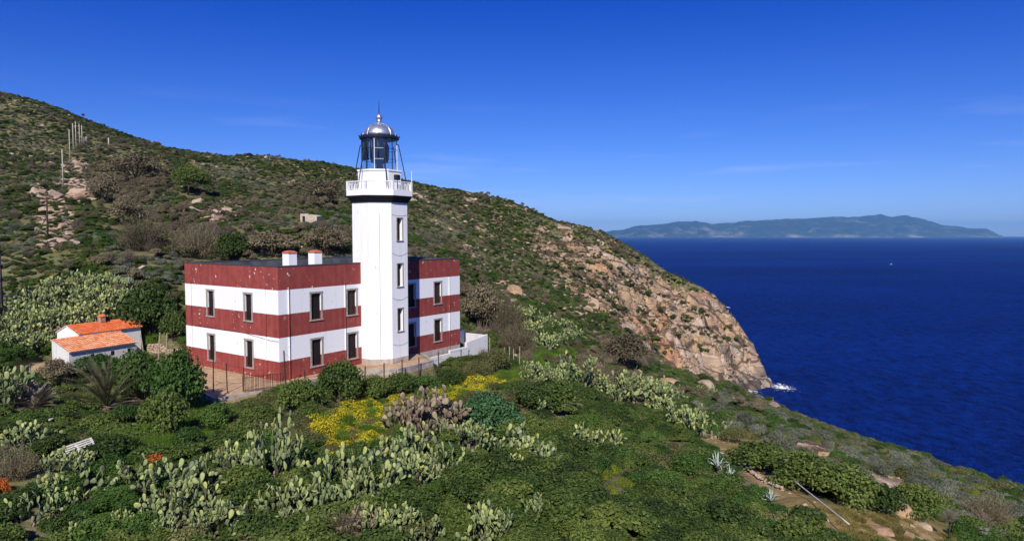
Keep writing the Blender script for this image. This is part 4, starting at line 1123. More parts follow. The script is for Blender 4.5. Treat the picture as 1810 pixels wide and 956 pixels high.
AGAVES = [((1268,823,38,32),'large white green agave at the path edge, upper of three'),((1290,845,26,24),'smallest white green agave at the path edge, middle of three'),((1362,886,32,28),'white green agave at the path edge, lowest of three'),((200,494,30,18),'agave on the hillside above the outbuilding, left of two'),((228,498,30,16),'agave on the hillside above the outbuilding, right of two')]
AG_ = [(stand(*a, clear=1.3), l) for a, l in AGAVES]
PALM_ = [(stand(188, 664, 168, 132), 'large dwarf palm with stiff feathery fronds below the outbuilding'), (stand(62, 696, 80, 66), 'smaller brownish dwarf palm left of the large palm')]
ORANGE_ = [(stand(245, 771, 26, 18, clear=1.2), 'orange flowering plant in the fresh grass'), (stand(272, 815, 50, 20, clear=1.2), 'wider orange flowering plant above the prickly pears'), (stand(8, 858, 26, 26, clear=1.2), 'orange flowering plant at the lower left edge')]
TREE_ = stand(338, 320, 62, 54, clear=.9)
PAL_ = stand(138, 803, 58, 26, clear=1.6)
HUT_ = stand(545, 387, 30, 15, clear=1.2)
# where things grow, as patches of the slope
Z_ = {
 'flowers': [[(548,745),(590,728),(640,722),(700,712),(712,724),(672,745),(690,790),(665,812),(600,812),(572,790)],[(700,700),(770,682),(835,666),(885,660),(905,672),(850,698),(790,702),(740,716)],[(590,712),(690,690),(740,690),(735,705),(640,722)]],
 'lime': [[(800,690),(880,668),(950,655),(960,668),(880,695)],[(1010,825),(1070,815),(1125,870),(1115,920),(1065,905),(1030,870)],[(1250,800),(1290,800),(1290,812),(1255,812)],[(1180,870),(1240,860),(1250,880),(1190,890)],[(480,930),(520,930),(520,956),(480,956)]],
 'grass': [[(330,740),(372,705),(400,712),(420,755),(350,790),(300,800),(200,805),(230,770)],[(870,650),(925,640),(935,664),(880,672)],[(220,585),(268,580),(270,606),(225,606)],[(660,730),(720,725),(700,770),(665,775)],[(925,615),(1010,625),(1040,650),(960,660)]],
 'silver': [[(1255,690),(1330,705),(1420,745),(1440,770),(1400,790),(1300,765),(1240,720)],[(1480,790),(1600,815),(1810,900),(1810,956),(1740,956),(1600,850),(1500,815)],[(180,440),(325,455),(325,520),(200,500)],[(300,300),(420,290),(600,330),(620,360),(500,350)],[(0,395),(60,380),(80,430),(0,450)]],
 'dry': [[(240,385),(310,395),(330,430),(290,450),(230,430)],[(820,510),(900,520),(905,600),(830,600)],[(560,900),(640,890),(650,956),(560,956)],[(0,790),(60,800),(50,840),(0,850)],[(1050,600),(1140,605),(1145,650),(1060,650)],[(330,410),(410,395),(440,460),(335,470)],[(1680,880),(1760,880),(1800,930),(1740,950)]],
 'russet': [[(150,300),(210,280),(290,285),(292,330),(240,390),(170,370)],[(425,425),(620,405),(622,452),(430,455)],[(480,320),(590,330),(590,370),(500,380)],[(1060,600),(1130,610),(1140,645),(1080,650)],[(800,500),(860,500),(880,580),(820,580)]],
 'straw': [[(1440,895),(1560,900),(1640,920),(1700,956),(1500,956)],[(1270,752),(1400,790),(1380,810),(1290,780)],[(540,735),(620,700),(760,680),(840,690),(700,770),(560,790)]],
}
BARE = [[(1230,765),(1265,775),(1330,812),(1440,880),(1540,956),(1460,956),(1375,905),(1310,850),(1270,815)],[(1450,905),(1560,900),(1680,925),(1700,956),(1520,956)],[(1225,765),(1300,770),(1390,790),(1380,815),(1300,800),(1230,790)],[(1395,780),(1465,790),(1470,826),(1405,822)],[(1525,832),(1600,852),(1618,905),(1530,890)]]
g0 = np.random.default_rng(7)
CX = []; CY = []
for d0, d1, dens in ((12, 30, 1.35), (30, 70, 1.35), (70, 120, 1.6), (120, 200, 1.25), (200, 380, .85)):
    a0, a1 = (-250 - 905) / F, (2050 - 905) / F
    n = int(dens * (a1 - a0) * (d1 ** 2 - d0 ** 2) / 2)
    d = np.sqrt(g0.uniform(d0 ** 2, d1 ** 2, n)); u = g0.uniform(a0, a1, n)
    CX.append(u * d); CY.append(d)
CX = np.concatenate(CX); CY = np.concatenate(CY); CZ_ = height(CX, CY)
ok = (CZ_ > SEA + 4) & (polydist(CX, CY, YARD) < -.55) & (polydist(CX, CY, APAD) < .1)
hb = [h2w(-.6, -.6), h2w(HL + .6, -.6), h2w(HL + .6, HW + .6), h2w(-.6, HW + .6)]
ok &= polydist(CX, CY, hb) < 0
px_, py_ = proj(CX, CY, CZ_)
for p in SAND: ok &= polydist(px_, py_, p) < -4
for x_, y_, r_ in CLEAR: ok &= (CX - x_) ** 2 + (CY - y_) ** 2 > r_ * r_
rk = field(R_ROCK, CX, CY); so = field(R_SOIL, CX, CY)
vgn = sstep(.49, .56, fbm((.88 * CX + .47 * CY) / 15, (-.47 * CX + .88 * CY) / 5.5, 3, 77))
ok &= g0.uniform(size=len(CX)) > rk * (.97 - .88 * vgn)
ok &= (CY < 75) | (g0.uniform(size=len(CX)) < .55 + 1.0 * sstep(.36, .62, fbm(CX / 13, CY / 13, 3, 66)))
for p in BARE: ok &= (polydist(px_, py_, p) < 0) | (g0.uniform(size=len(CX)) < .08)
ok &= g0.uniform(size=len(CX)) > so * .55
CX, CY, CZ_, px_, py_, rk = CX[ok], CY[ok], CZ_[ok], px_[ok], py_[ok], rk[ok]
jx_ = px_ + (fbm(CX / 5, CY / 5, 3, 71) - .5) * 40; jy_ = py_ + (fbm(CX / 5, CY / 5, 3, 72) - .5) * 26
r = g0.uniform(size=len(CX)); kind = np.full(len(CX), 'maquis', dtype=object)
nA = fbm(CX / 14, CY / 14, 3, 80); nB = fbm(CX / 22, CY / 22, 3, 81); nC = fbm(CX / 9, CY / 9, 3, 82)
hill = CY > 75
# near slope: close dark scrub with a little olive and green
kind[(~hill) & (nA + (r - .5) * .35 > .55)] = 'olive'
kind[(~hill) & (nC + (r - .5) * .3 > .60)] = 'green'
# the hill: mixed
q = nB + (r - .5) * .5
kind[hill & (q > .46)] = 'olive'
kind[hill & (q > .585)] = 'silver'
kind[hill & (nC + (g0.uniform(size=len(CX)) - .5) * .5 > .66)] = 'green'
kind[hill & (g0.uniform(size=len(CX)) < .06)] = 'dry'
kind[hill & (g0.uniform(size=len(CX)) < .13)] = 'straw'
kind[hill & (nA + (g0.uniform(size=len(CX)) - .5) * .3 < .21)] = 'russet'
seaside = (px_ > 1380) & (py_ > 720) & (CY > 45)
kind[seaside & (r < .28)] = 'silver'; kind[seaside & (r > .28) & (r < .62)] = 'olive'; kind[seaside & (r > .62) & (r < .74)] = 'green'; kind[seaside & (r > .74) & (r < .82)] = 'lime'
for k, pr_ in (('silver', .6), ('straw', .7), ('dry', .5), ('russet', .42), ('grass', .85), ('lime', .75), ('flowers', .88)):
    for p in Z_[k]:
        ins = (polydist(jx_, jy_, p) > 0) & (g0.uniform(size=len(CX)) < pr_)
        kind[ins] = k
kind[seaside & np.isin(kind, ('russet', 'dry'))] = 'olive'
kind[(CY > 315) & np.isin(kind, ('russet', 'dry', 'silver')) & (r < .6)] = 'maquis'
SZ = {'maquis': (1.3, 2.5, .62), 'green': (1.0, 1.9, .7), 'olive': (1.0, 2.0, .62), 'silver': (.8, 1.7, .75), 'dry': (1.0, 2.0, .9), 'russet': (1.4, 2.6, 1.0),
      'grass': (.9, 1.5, 1.1), 'straw': (.9, 1.6, .8), 'flowers': (.8, 1.4, .7), 'lime': (.8, 1.4, .7)}
LB = {'maquis': ('dense dark green maquis scrub covering the slopes', 'scrub'), 'green': ('fresh green low bushes mixed into the scrub', 'bushes'), 'olive': ('olive brown low scrub on the hillside', 'scrub'),
      'silver': ('grey green cushions of low scrub on the hillside', 'scrub'), 'dry': ('bare dry twiggy brush on the slopes', 'brush'), 'russet': ('russet brown thickets on the hillside', 'thicket'),
      'grass': ('fresh green grass in patches on the slope', 'grass'), 'straw': ('yellowish dry grass on bare ground', 'grass'), 'flowers': ('patches of yellow wild flowers below the lighthouse', 'wild flowers'), 'lime': ('yellow green leafy growth on the near slope', 'undergrowth')}
NAMES = {'maquis': 'maquis_scrub', 'green': 'green_scrub', 'olive': 'olive_scrub', 'silver': 'silver_scrub', 'dry': 'dry_brush', 'russet': 'russet_thicket', 'grass': 'green_grass', 'straw': 'dry_grass', 'flowers': 'yellow_wildflowers', 'lime': 'lime_undergrowth'}
def extra(zone, kd, n, step=0):
    global CX, CY, CZ_, kind, rk
    gx = np.random.default_rng(len(kd) + n); X = []; Y = []; Z = []
    P = np.array([q for p in Z_[zone] for q in p])
    while len(X) < n:
        a, b = gx.uniform(P[:, 0].min(), P[:, 0].max()), gx.uniform(P[:, 1].min(), P[:, 1].max())
        if max(polydist(np.array([a]), np.array([b]), p)[0] for p in Z_[zone]) < 0: continue
        x, y, z = ground(a, b + 6); X.append(x); Y.append(y); Z.append(z)
    CX = np.concatenate([CX, X]); CY = np.concatenate([CY, Y]); CZ_ = np.concatenate([CZ_, Z]); kind = np.concatenate([kind, np.array([kd] * n, dtype=object)]); rk = np.concatenate([rk, np.zeros(n)])
extra('flowers', 'flowers', 210); extra('flowers', 'grass', 110); extra('flowers', 'straw', 70); extra('grass', 'grass', 220); extra('straw', 'straw', 120); extra('silver', 'silver', 260); extra('silver', 'olive', 120)
# dark tufts in the clefts of the headland, and taller mounds in the near scrub
gx = np.random.default_rng(4); TU = []; TW = []; TK = []
for a, b in ((245,260),(300,240),(380,225),(430,300),(465,250),(520,300),(560,330),(620,360),(440,380),(500,430),(590,440),(620,490),(635,550),(690,440),(700,380),(780,400),(800,470),(880,520),(920,560),(950,550),(810,520),(1030,580),(670,610),(690,290),(230,420),(330,400),(405,330),(350,300),(540,280),(640,310),(740,300),(830,345),(560,540),(480,500),(400,450),(720,520),(850,430),(980,520),(640,240),(590,210),(860,610)):
    for _ in range(int(gx.integers(4, 8))):
        t_ = gx.normal() * 9; q_ = ground(900 + a / 2.515 + t_, 380 + b / 2.515 + t_ * .62 + gx.normal() * 2.2)
        TU.append(q_); TW.append(gx.uniform(1.6, 3.6)); TK.append(gx.choice(['maquis', 'maquis', 'olive', 'russet']))
mound = [(840,700),(1000,690),(1230,770),(1330,860),(1400,956),(820,956),(1000,820),(850,800)]; m_ = 0
while m_ < 60:
    a, b = gx.uniform(820, 1400), gx.uniform(690, 956)
    if polydist(np.array([a]), np.array([b]), mound)[0] < 0: continue
    q_ = ground(a, b)
    if any((q_[0] - x_) ** 2 + (q_[1] - y_) ** 2 < (r_ + 1.2) ** 2 for x_, y_, r_ in CLEAR): m_ += .2; continue
    TU.append(q_); TW.append(gx.uniform(1.5, 2.3)); TK.append(gx.choice(['maquis', 'green', 'olive', 'maquis', 'maquis'])); m_ += 1
TU = np.array(TU)
CX = np.concatenate([CX, TU[:, 0]]); CY = np.concatenate([CY, TU[:, 1]]); CZ_ = np.concatenate([CZ_, TU[:, 2]]); kind = np.concatenate([kind, np.array(TK, dtype=object)]); rk = np.concatenate([rk, np.zeros(len(TU))])
WID = np.concatenate([np.zeros(len(CX) - len(TU)), TW])
for k in SZ:
    s_ = kind == k
    if not s_.any(): continue
    a, b, hh = SZ[k]; n = s_.sum(); d = CY[s_]
    w = g0.uniform(a, b, n) * np.where(d > 75, g0.uniform(.5, 1.05, n), 1.0) * np.where(d < 70, .82, 1.0) * (1 - .30 * rk[s_])
    w *= .5 + 1.0 * fbm(CX[s_] / 3.2, CY[s_] / 3.2, 2, 99)
    w = np.where(WID[s_] > 0, WID[s_], w)
    hz = w * hh * g0.uniform(.6, 1.5, n)
    # keep growth low just before the yard so that the walls stay in view
    scl = np.stack([w, w, hz], -1)
    scatter(NAMES[k], k, CX[s_], CY[s_], CZ_[s_] - .06, scl, .10, *LB[k], seed=len(k) * 13)
# stones: on the headland, along the outcrops and strewn over the hill
n = 26000
d = np.sqrt(g0.uniform(60 ** 2, 350 ** 2, n)); u = g0.uniform((-50 - 905) / F, (1450 - 905) / F, n)
X = u * d; Y = d; Z = height(X, Y); rr = field(R_ROCK, X, Y); pn = fbm(X / 10, Y / 10, 3, 55)
kp = (Z > SEA + .2) & ((g0.uniform(size=n) < rr * .28) | ((pn > .60) & (g0.uniform(size=n) < .22)) | (g0.uniform(size=n) < .012)) & (polydist(X, Y, hb) < -1) & (polydist(X, Y, APAD) < -1) & (polydist(X, Y, YARD) < -1)
X, Y, Z = X[kp], Y[kp], Z[kp]; s = .35 + 1.5 * g0.uniform(size=len(X)) ** 2.6; s *= np.where(Y > 200, 1.6, 1.0)
scatter('strewn_stones', 'stone', X, Y, Z, np.stack([s, s * .9, s * .75], -1), .35, 'pale broken stones strewn over the headland and hillside', 'stones', seed=5)
SX = []
for p, cnt in ((OUTCROPS[0], 150), (OUTCROPS[1], 170), (OUTCROPS[2], 110), (OUTCROPS[3], 90), (OUTCROPS[4], 70), (OUTCROPS[5], 60)):
    P = np.array(p); m_ = 0
    while m_ < cnt:
        a, b = g0.uniform(P[:, 0].min() - 8, P[:, 0].max() + 8), g0.uniform(P[:, 1].min(), P[:, 1].max())
        if polydist(np.array([a]), np.array([b]), p)[0] > -5: SX.append(ground(a, b)); m_ += 1
SX = np.array(SX); s = (.5 + 1.9 * g0.uniform(size=len(SX)) ** 2)
scatter('outcrop_stones', 'stone', SX[:, 0], SX[:, 1], SX[:, 2] + s * .1, np.stack([s * 1.3, s, s * .6], -1), .25, 'pale stones tumbled down the hillside outcrops', 'stones', seed=8)
n = 2600
d = np.sqrt(g0.uniform(25 ** 2, 110 ** 2, n)); u = g0.uniform((1150 - 905) / F, (1900 - 905) / F, n)
X = u * d; Y = d; Z = height(X, Y); so = np.maximum(field(R_SOIL, X, Y), field(R_ROCK, X, Y))
kp = g0.uniform(size=n) < so * .8; X, Y, Z = X[kp], Y[kp], Z[kp]; s = .08 + .4 * g0.uniform(size=len(X)) ** 3
scatter('path_stones', 'stone', X, Y, Z, np.stack([s, s, s * .7], -1), .3, 'small stones lying on the bare path and slope', 'stones', seed=6)

# ------------------------------------------------------------------ prickly pears
t = NT('pear_pads'); at = t.node('Attribute', attribute_name='tint').outputs['Fac']; o = t.node('TexCoord').outputs['Object']; oi = t.node('ObjectInfo').outputs['Random']
c = t.ramp(t.math('ADD', at, t.math('MULTIPLY', t.math('SUBTRACT', oi, .5), .18)), [(0, (.050, .046, .030)), (.3, (.085, .106, .048)), (.6, (.150, .190, .080)), (.85, (.240, .290, .110)), (1, (.36, .39, .12))])
c = t.mix(t.math('MULTIPLY', t.rng(t.noise(o, 6, 4), .58, .7), .4), c, (.22, .19, .13))
t.set(Base_Color=c, Roughness=.55); t.b.inputs['Specular IOR Level'].default_value = .3; M['pear'] = t.m
t = NT('withered_pads'); at = t.node('Attribute', attribute_name='tint').outputs['Fac']
t.set(Base_Color=t.ramp(at, [(0, (.06, .042, .028)), (.5, (.165, .122, .080)), (1, (.30, .235, .15))]), Roughness=.85); M['pear_dry'] = t.m
M['pear_stem'] = plain('pear_stem', (.20, .16, .115), .9, .35, 6)
PADV = []; PADQ = []
for k, (rr_, zz_) in enumerate(((1, 0),)):
    pass
def _pad():
    n = 12; V = []; Q = []
    out = []
    for j in range(n):
        a = 2 * math.pi * j / n
        x = math.sin(a) * .315 * (1 + .22 * (-math.cos(a))) ; z = .5 - .5 * math.cos(a)
        x *= .80 + .35 * z
        out.append((x, z))
    V += [(x, 0, z) for x, z in out]
    V += [(x * .62, .036, .5 + (z - .5) * .62) for x, z in out]; V += [(x * .62, -.036, .5 + (z - .5) * .62) for x, z in out]
    V += [(0, .044, .5), (0, -.044, .5)]
    Q4 = []; T3 = []
    for j in range(n):
        k = (j + 1) % n
        Q4 += [(j, k, n + k, n + j), (k, j, 2 * n + j, 2 * n + k)]; T3 += [(n + j, n + k, 3 * n), (2 * n + k, 2 * n + j, 3 * n + 1)]
    return np.array(V), np.array(Q4), np.array(T3)
PV, PQ, PT3 = _pad()
def pear_mesh(seed, mats, stems=7, depth=4, L0=.27, spread=.58, lean=.75, droop=0.0):
    g = np.random.default_rng(seed); pads = []; stalks = []
    def grow(p, d, lv, L):
        ang = g.uniform(0, 2 * np.pi)
        side = unit(np.cross(d, np.array([math.cos(ang), math.sin(ang), .2]))[None])[0]; nn = np.cross(side, d)
        pads.append((p, side, nn, d, L, lv))
        if lv >= depth: return
        kk = g.choice([1, 1, 2, 2]) if lv < depth - 1 else g.choice([0, 1, 1, 2])
        for _ in range(kk):
            a = g.uniform(-1.1, 1.1)
            q = p + d * L * (.5 + .47 * math.cos(a)) + side * L * .36 * math.sin(a)
            dd = unit((d * .7 + side * math.sin(a) * 1.05 + nn * g.normal() * .55 + np.array([0, 0, .16 - droop]))[None])[0]
            grow(q, dd, lv + 1, L0 * g.uniform(.72, 1.12))
    for s_ in range(stems):
        a = g.uniform(0, 2 * np.pi); r_ = spread * math.sqrt(g.uniform())
        p = np.array([r_ * math.cos(a), r_ * math.sin(a), -.04]); d = unit(np.array([[math.cos(a) * lean * r_ / spread + g.normal() * .15, math.sin(a) * lean * r_ / spread + g.normal() * .15, 1.0]]))[0]
        stalks.append((p, p + d * L0 * .9)); grow(p, d, 0, L0 * g.uniform(.9, 1.25))
    V = []; Q = []; T = []; tint = []
    for i, (p, sd, nn, d, L, lv) in enumerate(pads):
        V.append(p + L * (PV[:, :1] * sd + PV[:, 1:2] * nn + PV[:, 2:] * d)); b = i * len(PV)
        Q.append(PQ + b); T.append(PT3 + b); tint.append(np.full(len(PV), np.clip(.12 + .72 * lv / depth + g.normal() * .17, 0, 1)))
    V = np.concatenate(V); V[:, 2] = np.maximum(V[:, 2], -.05)
    me = npmesh('pads', V, quads=np.concatenate(Q), tris=np.concatenate(T), mats=mats, smooth=True, attrs={'tint': np.concatenate(tint)})
    mb = MB()
    for a, b in stalks: mb.tube([a - np.array([0, 0, .1]), b], .07, 6, .05)
    return me, npmesh('stem', mb.v, faces=mb.f, mats=[M['pear_stem']], smooth=True), np.percentile(V[:, 2], 98), np.percentile(np.abs(V[:, :2]), 97) * 2
PEARP = [pear_mesh(200 + i, [M['pear']], st_, dp) for i, (st_, dp) in enumerate(((8, 4), (10, 4), (7, 5), (9, 4), (8, 4), (6, 5), (9, 4)))]
PEART = [pear_mesh(260, [M['pear']], 6, 7, .20, .34, .5)]
PEARB = [pear_mesh(270 + i, [M['pear']], st_, dp, .20, .62) for i, (st_, dp) in enumerate(((11, 5), (13, 5), (9, 6), (14, 4), (10, 6)))]
PEARD = [pear_mesh(300 + i, [M['pear_dry']], 15, 5, .19, .62, droop=.25) for i in range(2)]
gp_ = np.random.default_rng(5)
def pear(place, label, group=None, protos=PEARP, sq=1.0):
    x, y, z, W_, H_ = place
    me_, st_, ph, pw = protos[gp_.integers(len(protos))]
    o = link('prickly_pear', me_); link('stem', st_, o)
    sz = H_ / ph * gp_.uniform(.93, 1.16); sx = np.clip(W_ / pw * 1.1, sz * (.45 if protos is PEART else .75), sz * 1.3)
    o.location = (x, y, z - .03); o.scale = (sx, sx, sz); o.rotation_euler = (0, 0, gp_.uniform(0, 6.28))
    return props(o, label, 'prickly pear', group)
ORD = ['leftmost', 'second from left', 'third from left', 'fourth from left', 'fifth from left', 'sixth from left', 'seventh from left', 'eighth from left', 'ninth from left', 'tenth from left'] + ['%dth from left' % i for i in range(11, 100)]
def ordw(i, n): return 'rightmost' if i == n - 1 else ORD[i]
GRP = {'low': ('prickly pears in the lower left scrub', 'in the lower left scrub'), 'mid': ('prickly pears in the dense stand at the lower middle', 'in the dense stand below the yellow flowers'), 'arc': ('prickly pears in the curved row', 'in the curved row under the bright green shrub'),
       'band': ('prickly pears in the pale band on the right slope', 'in the pale band right of the flowers'), 'slope': ('prickly pears on the far slope before the headland', 'on the far slope below the headland'), 'thick': ('prickly pears in the thicket behind the outbuilding', 'in the thicket behind the outbuilding')}
for k, pl in P_.items():
    gr, wh = GRP[k]
    pl = sorted(pl, key=lambda p: p[0] / p[1]); n = len(pl)
    for i, p in enumerate(pl): pear(p, 'prickly pear %s, %s' % (wh, ordw(i, n)), gr, PEARB if k in ('thick', 'band', 'slope') else PEARP)
for p, l in P_one: pear(p, l, None, PEART if 'straggling prickly pear standing' in l else PEARP)
for p, l in P_dry: pear(p, l, 'withered prickly pears', PEARD)

# ------------------------------------------------------------------ shrubs, cushions, rocks
M['euphorbia'] = leafmat('euphorbia_leaves', [(.1, (.022, .070, .026)), (.5, (.05, .125, .045)), (.9, (.10, .19, .07))])
M['wood'] = plain('bark', (.12, .085, .06), .9, .4, 6)
def stems_mesh(seed, h=.55, n=7, w=.018):
    g = np.random.default_rng(seed); mb = MB()
    for i in range(n):
        a = g.uniform(0, 6.28); r_ = g.uniform(.1, .34)
        mb.tube([(0, 0, -.08), (r_ * .4 * math.cos(a), r_ * .4 * math.sin(a), h * .45), (r_ * math.cos(a), r_ * math.sin(a), h * g.uniform(.75, 1))], w, 5, w * .4)
    return npmesh('stem', mb.v, faces=mb.f, mats=[M['wood']], smooth=True)
STEMS = stems_mesh(1)
BIG = {'maquis': [bush_mesh('foliage', [M['maquis']], 6500, .025, 22, s, .66, lobe_r=(.12, .24)) for s in (401, 402, 403)],
       'green': [bush_mesh('foliage', [M['green']], 6000, .026, 18, s, .7, lobe_r=(.12, .24)) for s in (411, 412)],
       'olive': [bush_mesh('foliage', [M['olive']], 7000, .020, 16, s, .66) for s in (421,)],
       'euphorbia': [bush_mesh('foliage', [M['euphorbia']], 6000, .026, 16, 431, .6)],
       'russet': [bush_mesh('foliage', [M['russet']], 4200, .022, 22, s, .85, .36, (.10, .2)) for s in (441, 442)],
       'dry': [twig_mesh('foliage', [M['dry'], M['olive']], 1500, s, leaves=2600, leaf=.016, w=.006) for s in (451, 452)]}
HGT = {'maquis': .66, 'green': .7, 'olive': .66, 'euphorbia': .6, 'russet': .85, 'dry': .85}
gs = np.random.default_rng(23)
for (x, y, z, W_, H_), kd, nm, lb, ct_ in SH_:
    me_ = BIG[kd][gs.integers(len(BIG[kd]))]
    o = link(nm, me_); link('stem', STEMS, o)
    o.location = (x, y, z - .18 * H_); s_ = W_ / .95; o.scale = (s_, s_, max(H_ / HGT[kd] * 1.3, s_ * .5)); o.rotation_euler = (0, 0, gs.uniform(0, 6.28)); props(o, lb, ct_)
CUM = [bush_mesh('cushion', [M['silver']], 3000, .024, 7, s, .5, .16, (.28, .36), inner=.1, up=.1) for s in (461, 462, 463)]
CU_ = sorted(CU_, key=lambda p: p[0] / p[1])
for i, (x, y, z, W_, H_) in enumerate(CU_):
    o = link('cushion_shrub', CUM[i % 3]); o.location = (x, y, z - .05); o.scale = (W_ / .9, W_ / .9, max(H_ / .55, W_ * .8)); o.rotation_euler = (0, 0, i * 1.7)
    props(o, 'round grey green cushion shrub on the seaward slope, %s' % ordw(i, len(CU_)), 'cushion shrub', 'grey cushion shrubs on the seaward slope')
ROM = [rock_mesh('boulder', [M['boulder']], s, .7, 4) for s in (501, 502, 503, 504, 505)]
M['boulder_red'] = plain('reddish_rock', (.31, .20, .125), .95, .55, 1.6, bump=1.0)
RRED = [rock_mesh('boulder', [M['boulder_red']], s, .7, 4) for s in (511, 512, 513)]
for i, ((x, y, z, W_, H_), lb) in enumerate(RK_):
    red = any(w in lb for w in ('reddish', 'pinkish', 'ochre', 'orange'))
    o = link('boulder', (RRED[i % 3] if red else ROM[i % 5])); o.location = (x, y, z + H_ * .05); o.scale = (W_ * 1.15, W_ * 1.0, max(H_ / .55, W_ * .5)); o.rotation_euler = (.1 * (i % 3 - 1), .12, i * 1.3)
    props(o, lb, 'boulder')
# agaves
M['agave'] = plain('agave_leaf', (.42, .50, .42), .5, .2, 3)
def agave_mesh(seed, n=17):
    g = np.random.default_rng(seed); mb = MB()
    for i in range(n):
        a = i * 2.4; el = math.radians(22 + 62 * (i / n) + g.normal() * 5); L = g.uniform(.75, 1.05); w = .085
        hx, hy = math.cos(a), math.sin(a); P = []
        for k in range(6):
            f = k / 5; e2 = el - f * f * g.uniform(.0, .45) * (1 if i < n * .6 else .2)
            P.append((hx * L * f * math.cos(e2), hy * L * f * math.cos(e2), .02 + L * f * math.sin(e2)))
        V = []
        for k, p in enumerate(P):
            f = k / 5; ww = w * (1.15 * (1 - f) ** .75) * (.55 + .45 * min(1, f * 3)) + .003
            V += [(p[0] - hy * ww, p[1] + hx * ww, p[2] + .03), (p[0], p[1], p[2] - .015), (p[0] + hy * ww, p[1] - hx * ww, p[2] + .03)]
        mb.add(V, [q for k in range(5) for q in ((3 * k, 3 * k + 1, 3 * k + 4, 3 * k + 3), (3 * k + 1, 3 * k + 2, 3 * k + 5, 3 * k + 4))])
    return npmesh('agave', mb.v, faces=mb.f, mats=[M['agave']], smooth=True)
AGM = [agave_mesh(s) for s in (1, 2)]
for i, ((x, y, z, W_, H_), lb) in enumerate(AG_):
    o = link('agave', AGM[i % 2]); s_ = W_ / 1.7; o.location = (x, y, z + (.35 if i < 3 else .1)); o.scale = (s_, s_, H_ / .95); o.rotation_euler = (0, 0, i); props(o, lb, 'agave')
# palms
M['frond'] = leafmat('palm_frond', [(.1, (.06, .065, .03)), (.5, (.125, .13, .065)), (.9, (.22, .21, .12))], .2)
M['frond_dry'] = leafmat('dry_frond', [(.1, (.10, .075, .05)), (.5, (.19, .15, .10)), (.9, (.30, .25, .18))], .1)
def frond(mb, a, el, L, curl, g, ll=.42, n=34):
    hx, hy = math.cos(a), math.sin(a); P = []; e = el
    p = np.array([0, 0, .25]); st_ = L / n
    for k in range(n + 1):
        P.append(p.copy()); d = np.array([hx * math.cos(e), hy * math.cos(e), math.sin(e)]); p = p + d * st_; e -= curl / n * (1 + k / n)
    mb.tube(P[::4], .028, 4, .008)
    up = np.array([0, 0, 1.0])
    for k in range(5, n + 1):
        d = unit((P[k] - P[k - 1])[None])[0]; s = unit(np.cross(d, up)[None])[0]; u_ = np.cross(s, d)
        f = k / n; l = ll * (math.sin(math.pi * (.12 + .84 * f)) * .8 + .25)
        for sg in (-1, 1):
            t_ = unit((s * sg * .75 + d * .65 + u_ * (.35 + g.normal() * .1))[None])[0]; w = np.cross(t_, u_) * .026
            q = P[k] + t_ * l * g.uniform(.85, 1.1)
            mb.add([P[k] - w, P[k] + w, (P[k] + q) / 2 + w, q, (P[k] + q) / 2 - w], [(0, 1, 2, 3, 4)])
for i, ((x, y, z, W_, H_), lb) in enumerate(PALM_):
    g = np.random.default_rng(31 + i); root = props(empty('dwarf_palm', (x, y, z), i), lb, 'palm')
    R_ = W_ * .56; n = 40 if i == 0 else 28
    for kk, (nm, mat) in enumerate((('fronds', 'frond' if i == 0 else 'frond_dry'), ('dead_fronds', 'frond_dry'))):
        mb = MB()
        for j in range(n if kk == 0 else 14):
            el = math.radians(g.uniform(30, 86) if kk == 0 else g.uniform(-5, 25))
            frond(mb, g.uniform(0, 6.28), el, R_ * g.uniform(.85, 1.2), g.uniform(.25, .75), g)
        me_ = npmesh(nm, mb.v, faces=mb.f, mats=[M[mat]], attrs={'tint': np.random.default_rng(3).uniform(0, 1, len(mb.v))}); link(nm, me_, root)
    MB().tube([(0, 0, -.3), (0, 0, .4)], .35, 10, .28).build('trunk', M['wood'], root, smooth=True)
ORM = bush_mesh('orange_flower', [M['green'], M['orange']], 1500, .03, 7, 71, .5, flower=.75, fsize=.034)
for i, ((x, y, z, W_, H_), lb) in enumerate(ORANGE_):
    o = link('orange_flower', ORM); o.location = (x, y, z); o.scale = (W_, W_ * .8, H_ / .55); o.rotation_euler = (0, 0, i); props(o, lb, 'flowering plant')
# the wind bent tree on the hill
x, y, z, W_, H_ = TREE_
root = props(empty('wind_bent_tree', (x, y, z)), 'dark wind bent tree with a flat dome crown on the hillside', 'tree')
mb = MB(); g = np.random.default_rng(9)
mb.tube([(-.10 * W_, 0, -.4), (-.07 * W_, 0, .2 * H_), (.0, 0, .45 * H_)], .30, 8, .2)
for i in range(9):
    a = g.uniform(0, 6.28); r_ = g.uniform(.15, .36) * W_
    mb.tube([(-.05 * W_, 0, .3 * H_), (r_ * .5 * math.cos(a), r_ * .5 * math.sin(a), .55 * H_), (r_ * math.cos(a), r_ * math.sin(a), .75 * H_)], .13, 6, .04)
mb.build('trunk', M['wood'], root, smooth=True)
t_ = bush_mesh('crown', [M['maquis']], 11000, .016, 26, 77, .62, .4, (.1, .19)); o = link('crown', t_, root, (0, 0, H_ * .08)); o.scale = (W_ * 1.15, W_ * 1.15, H_ * 1.4)
# single stunted tree on the skyline
x, y, z = ground(442, 281); root = props(empty('skyline_tree', (x, y, z)), 'tiny dark tree alone on the crest of the hill', 'tree')
MB().tube([(0, 0, -.3), (.1, 0, 1.2)], .14, 6, .08).build('trunk', M['wood'], root); o = link('crown', BIG['maquis'][0], root, (0, 0, .5)); o.scale = (3.2, 3.2, 3.0)
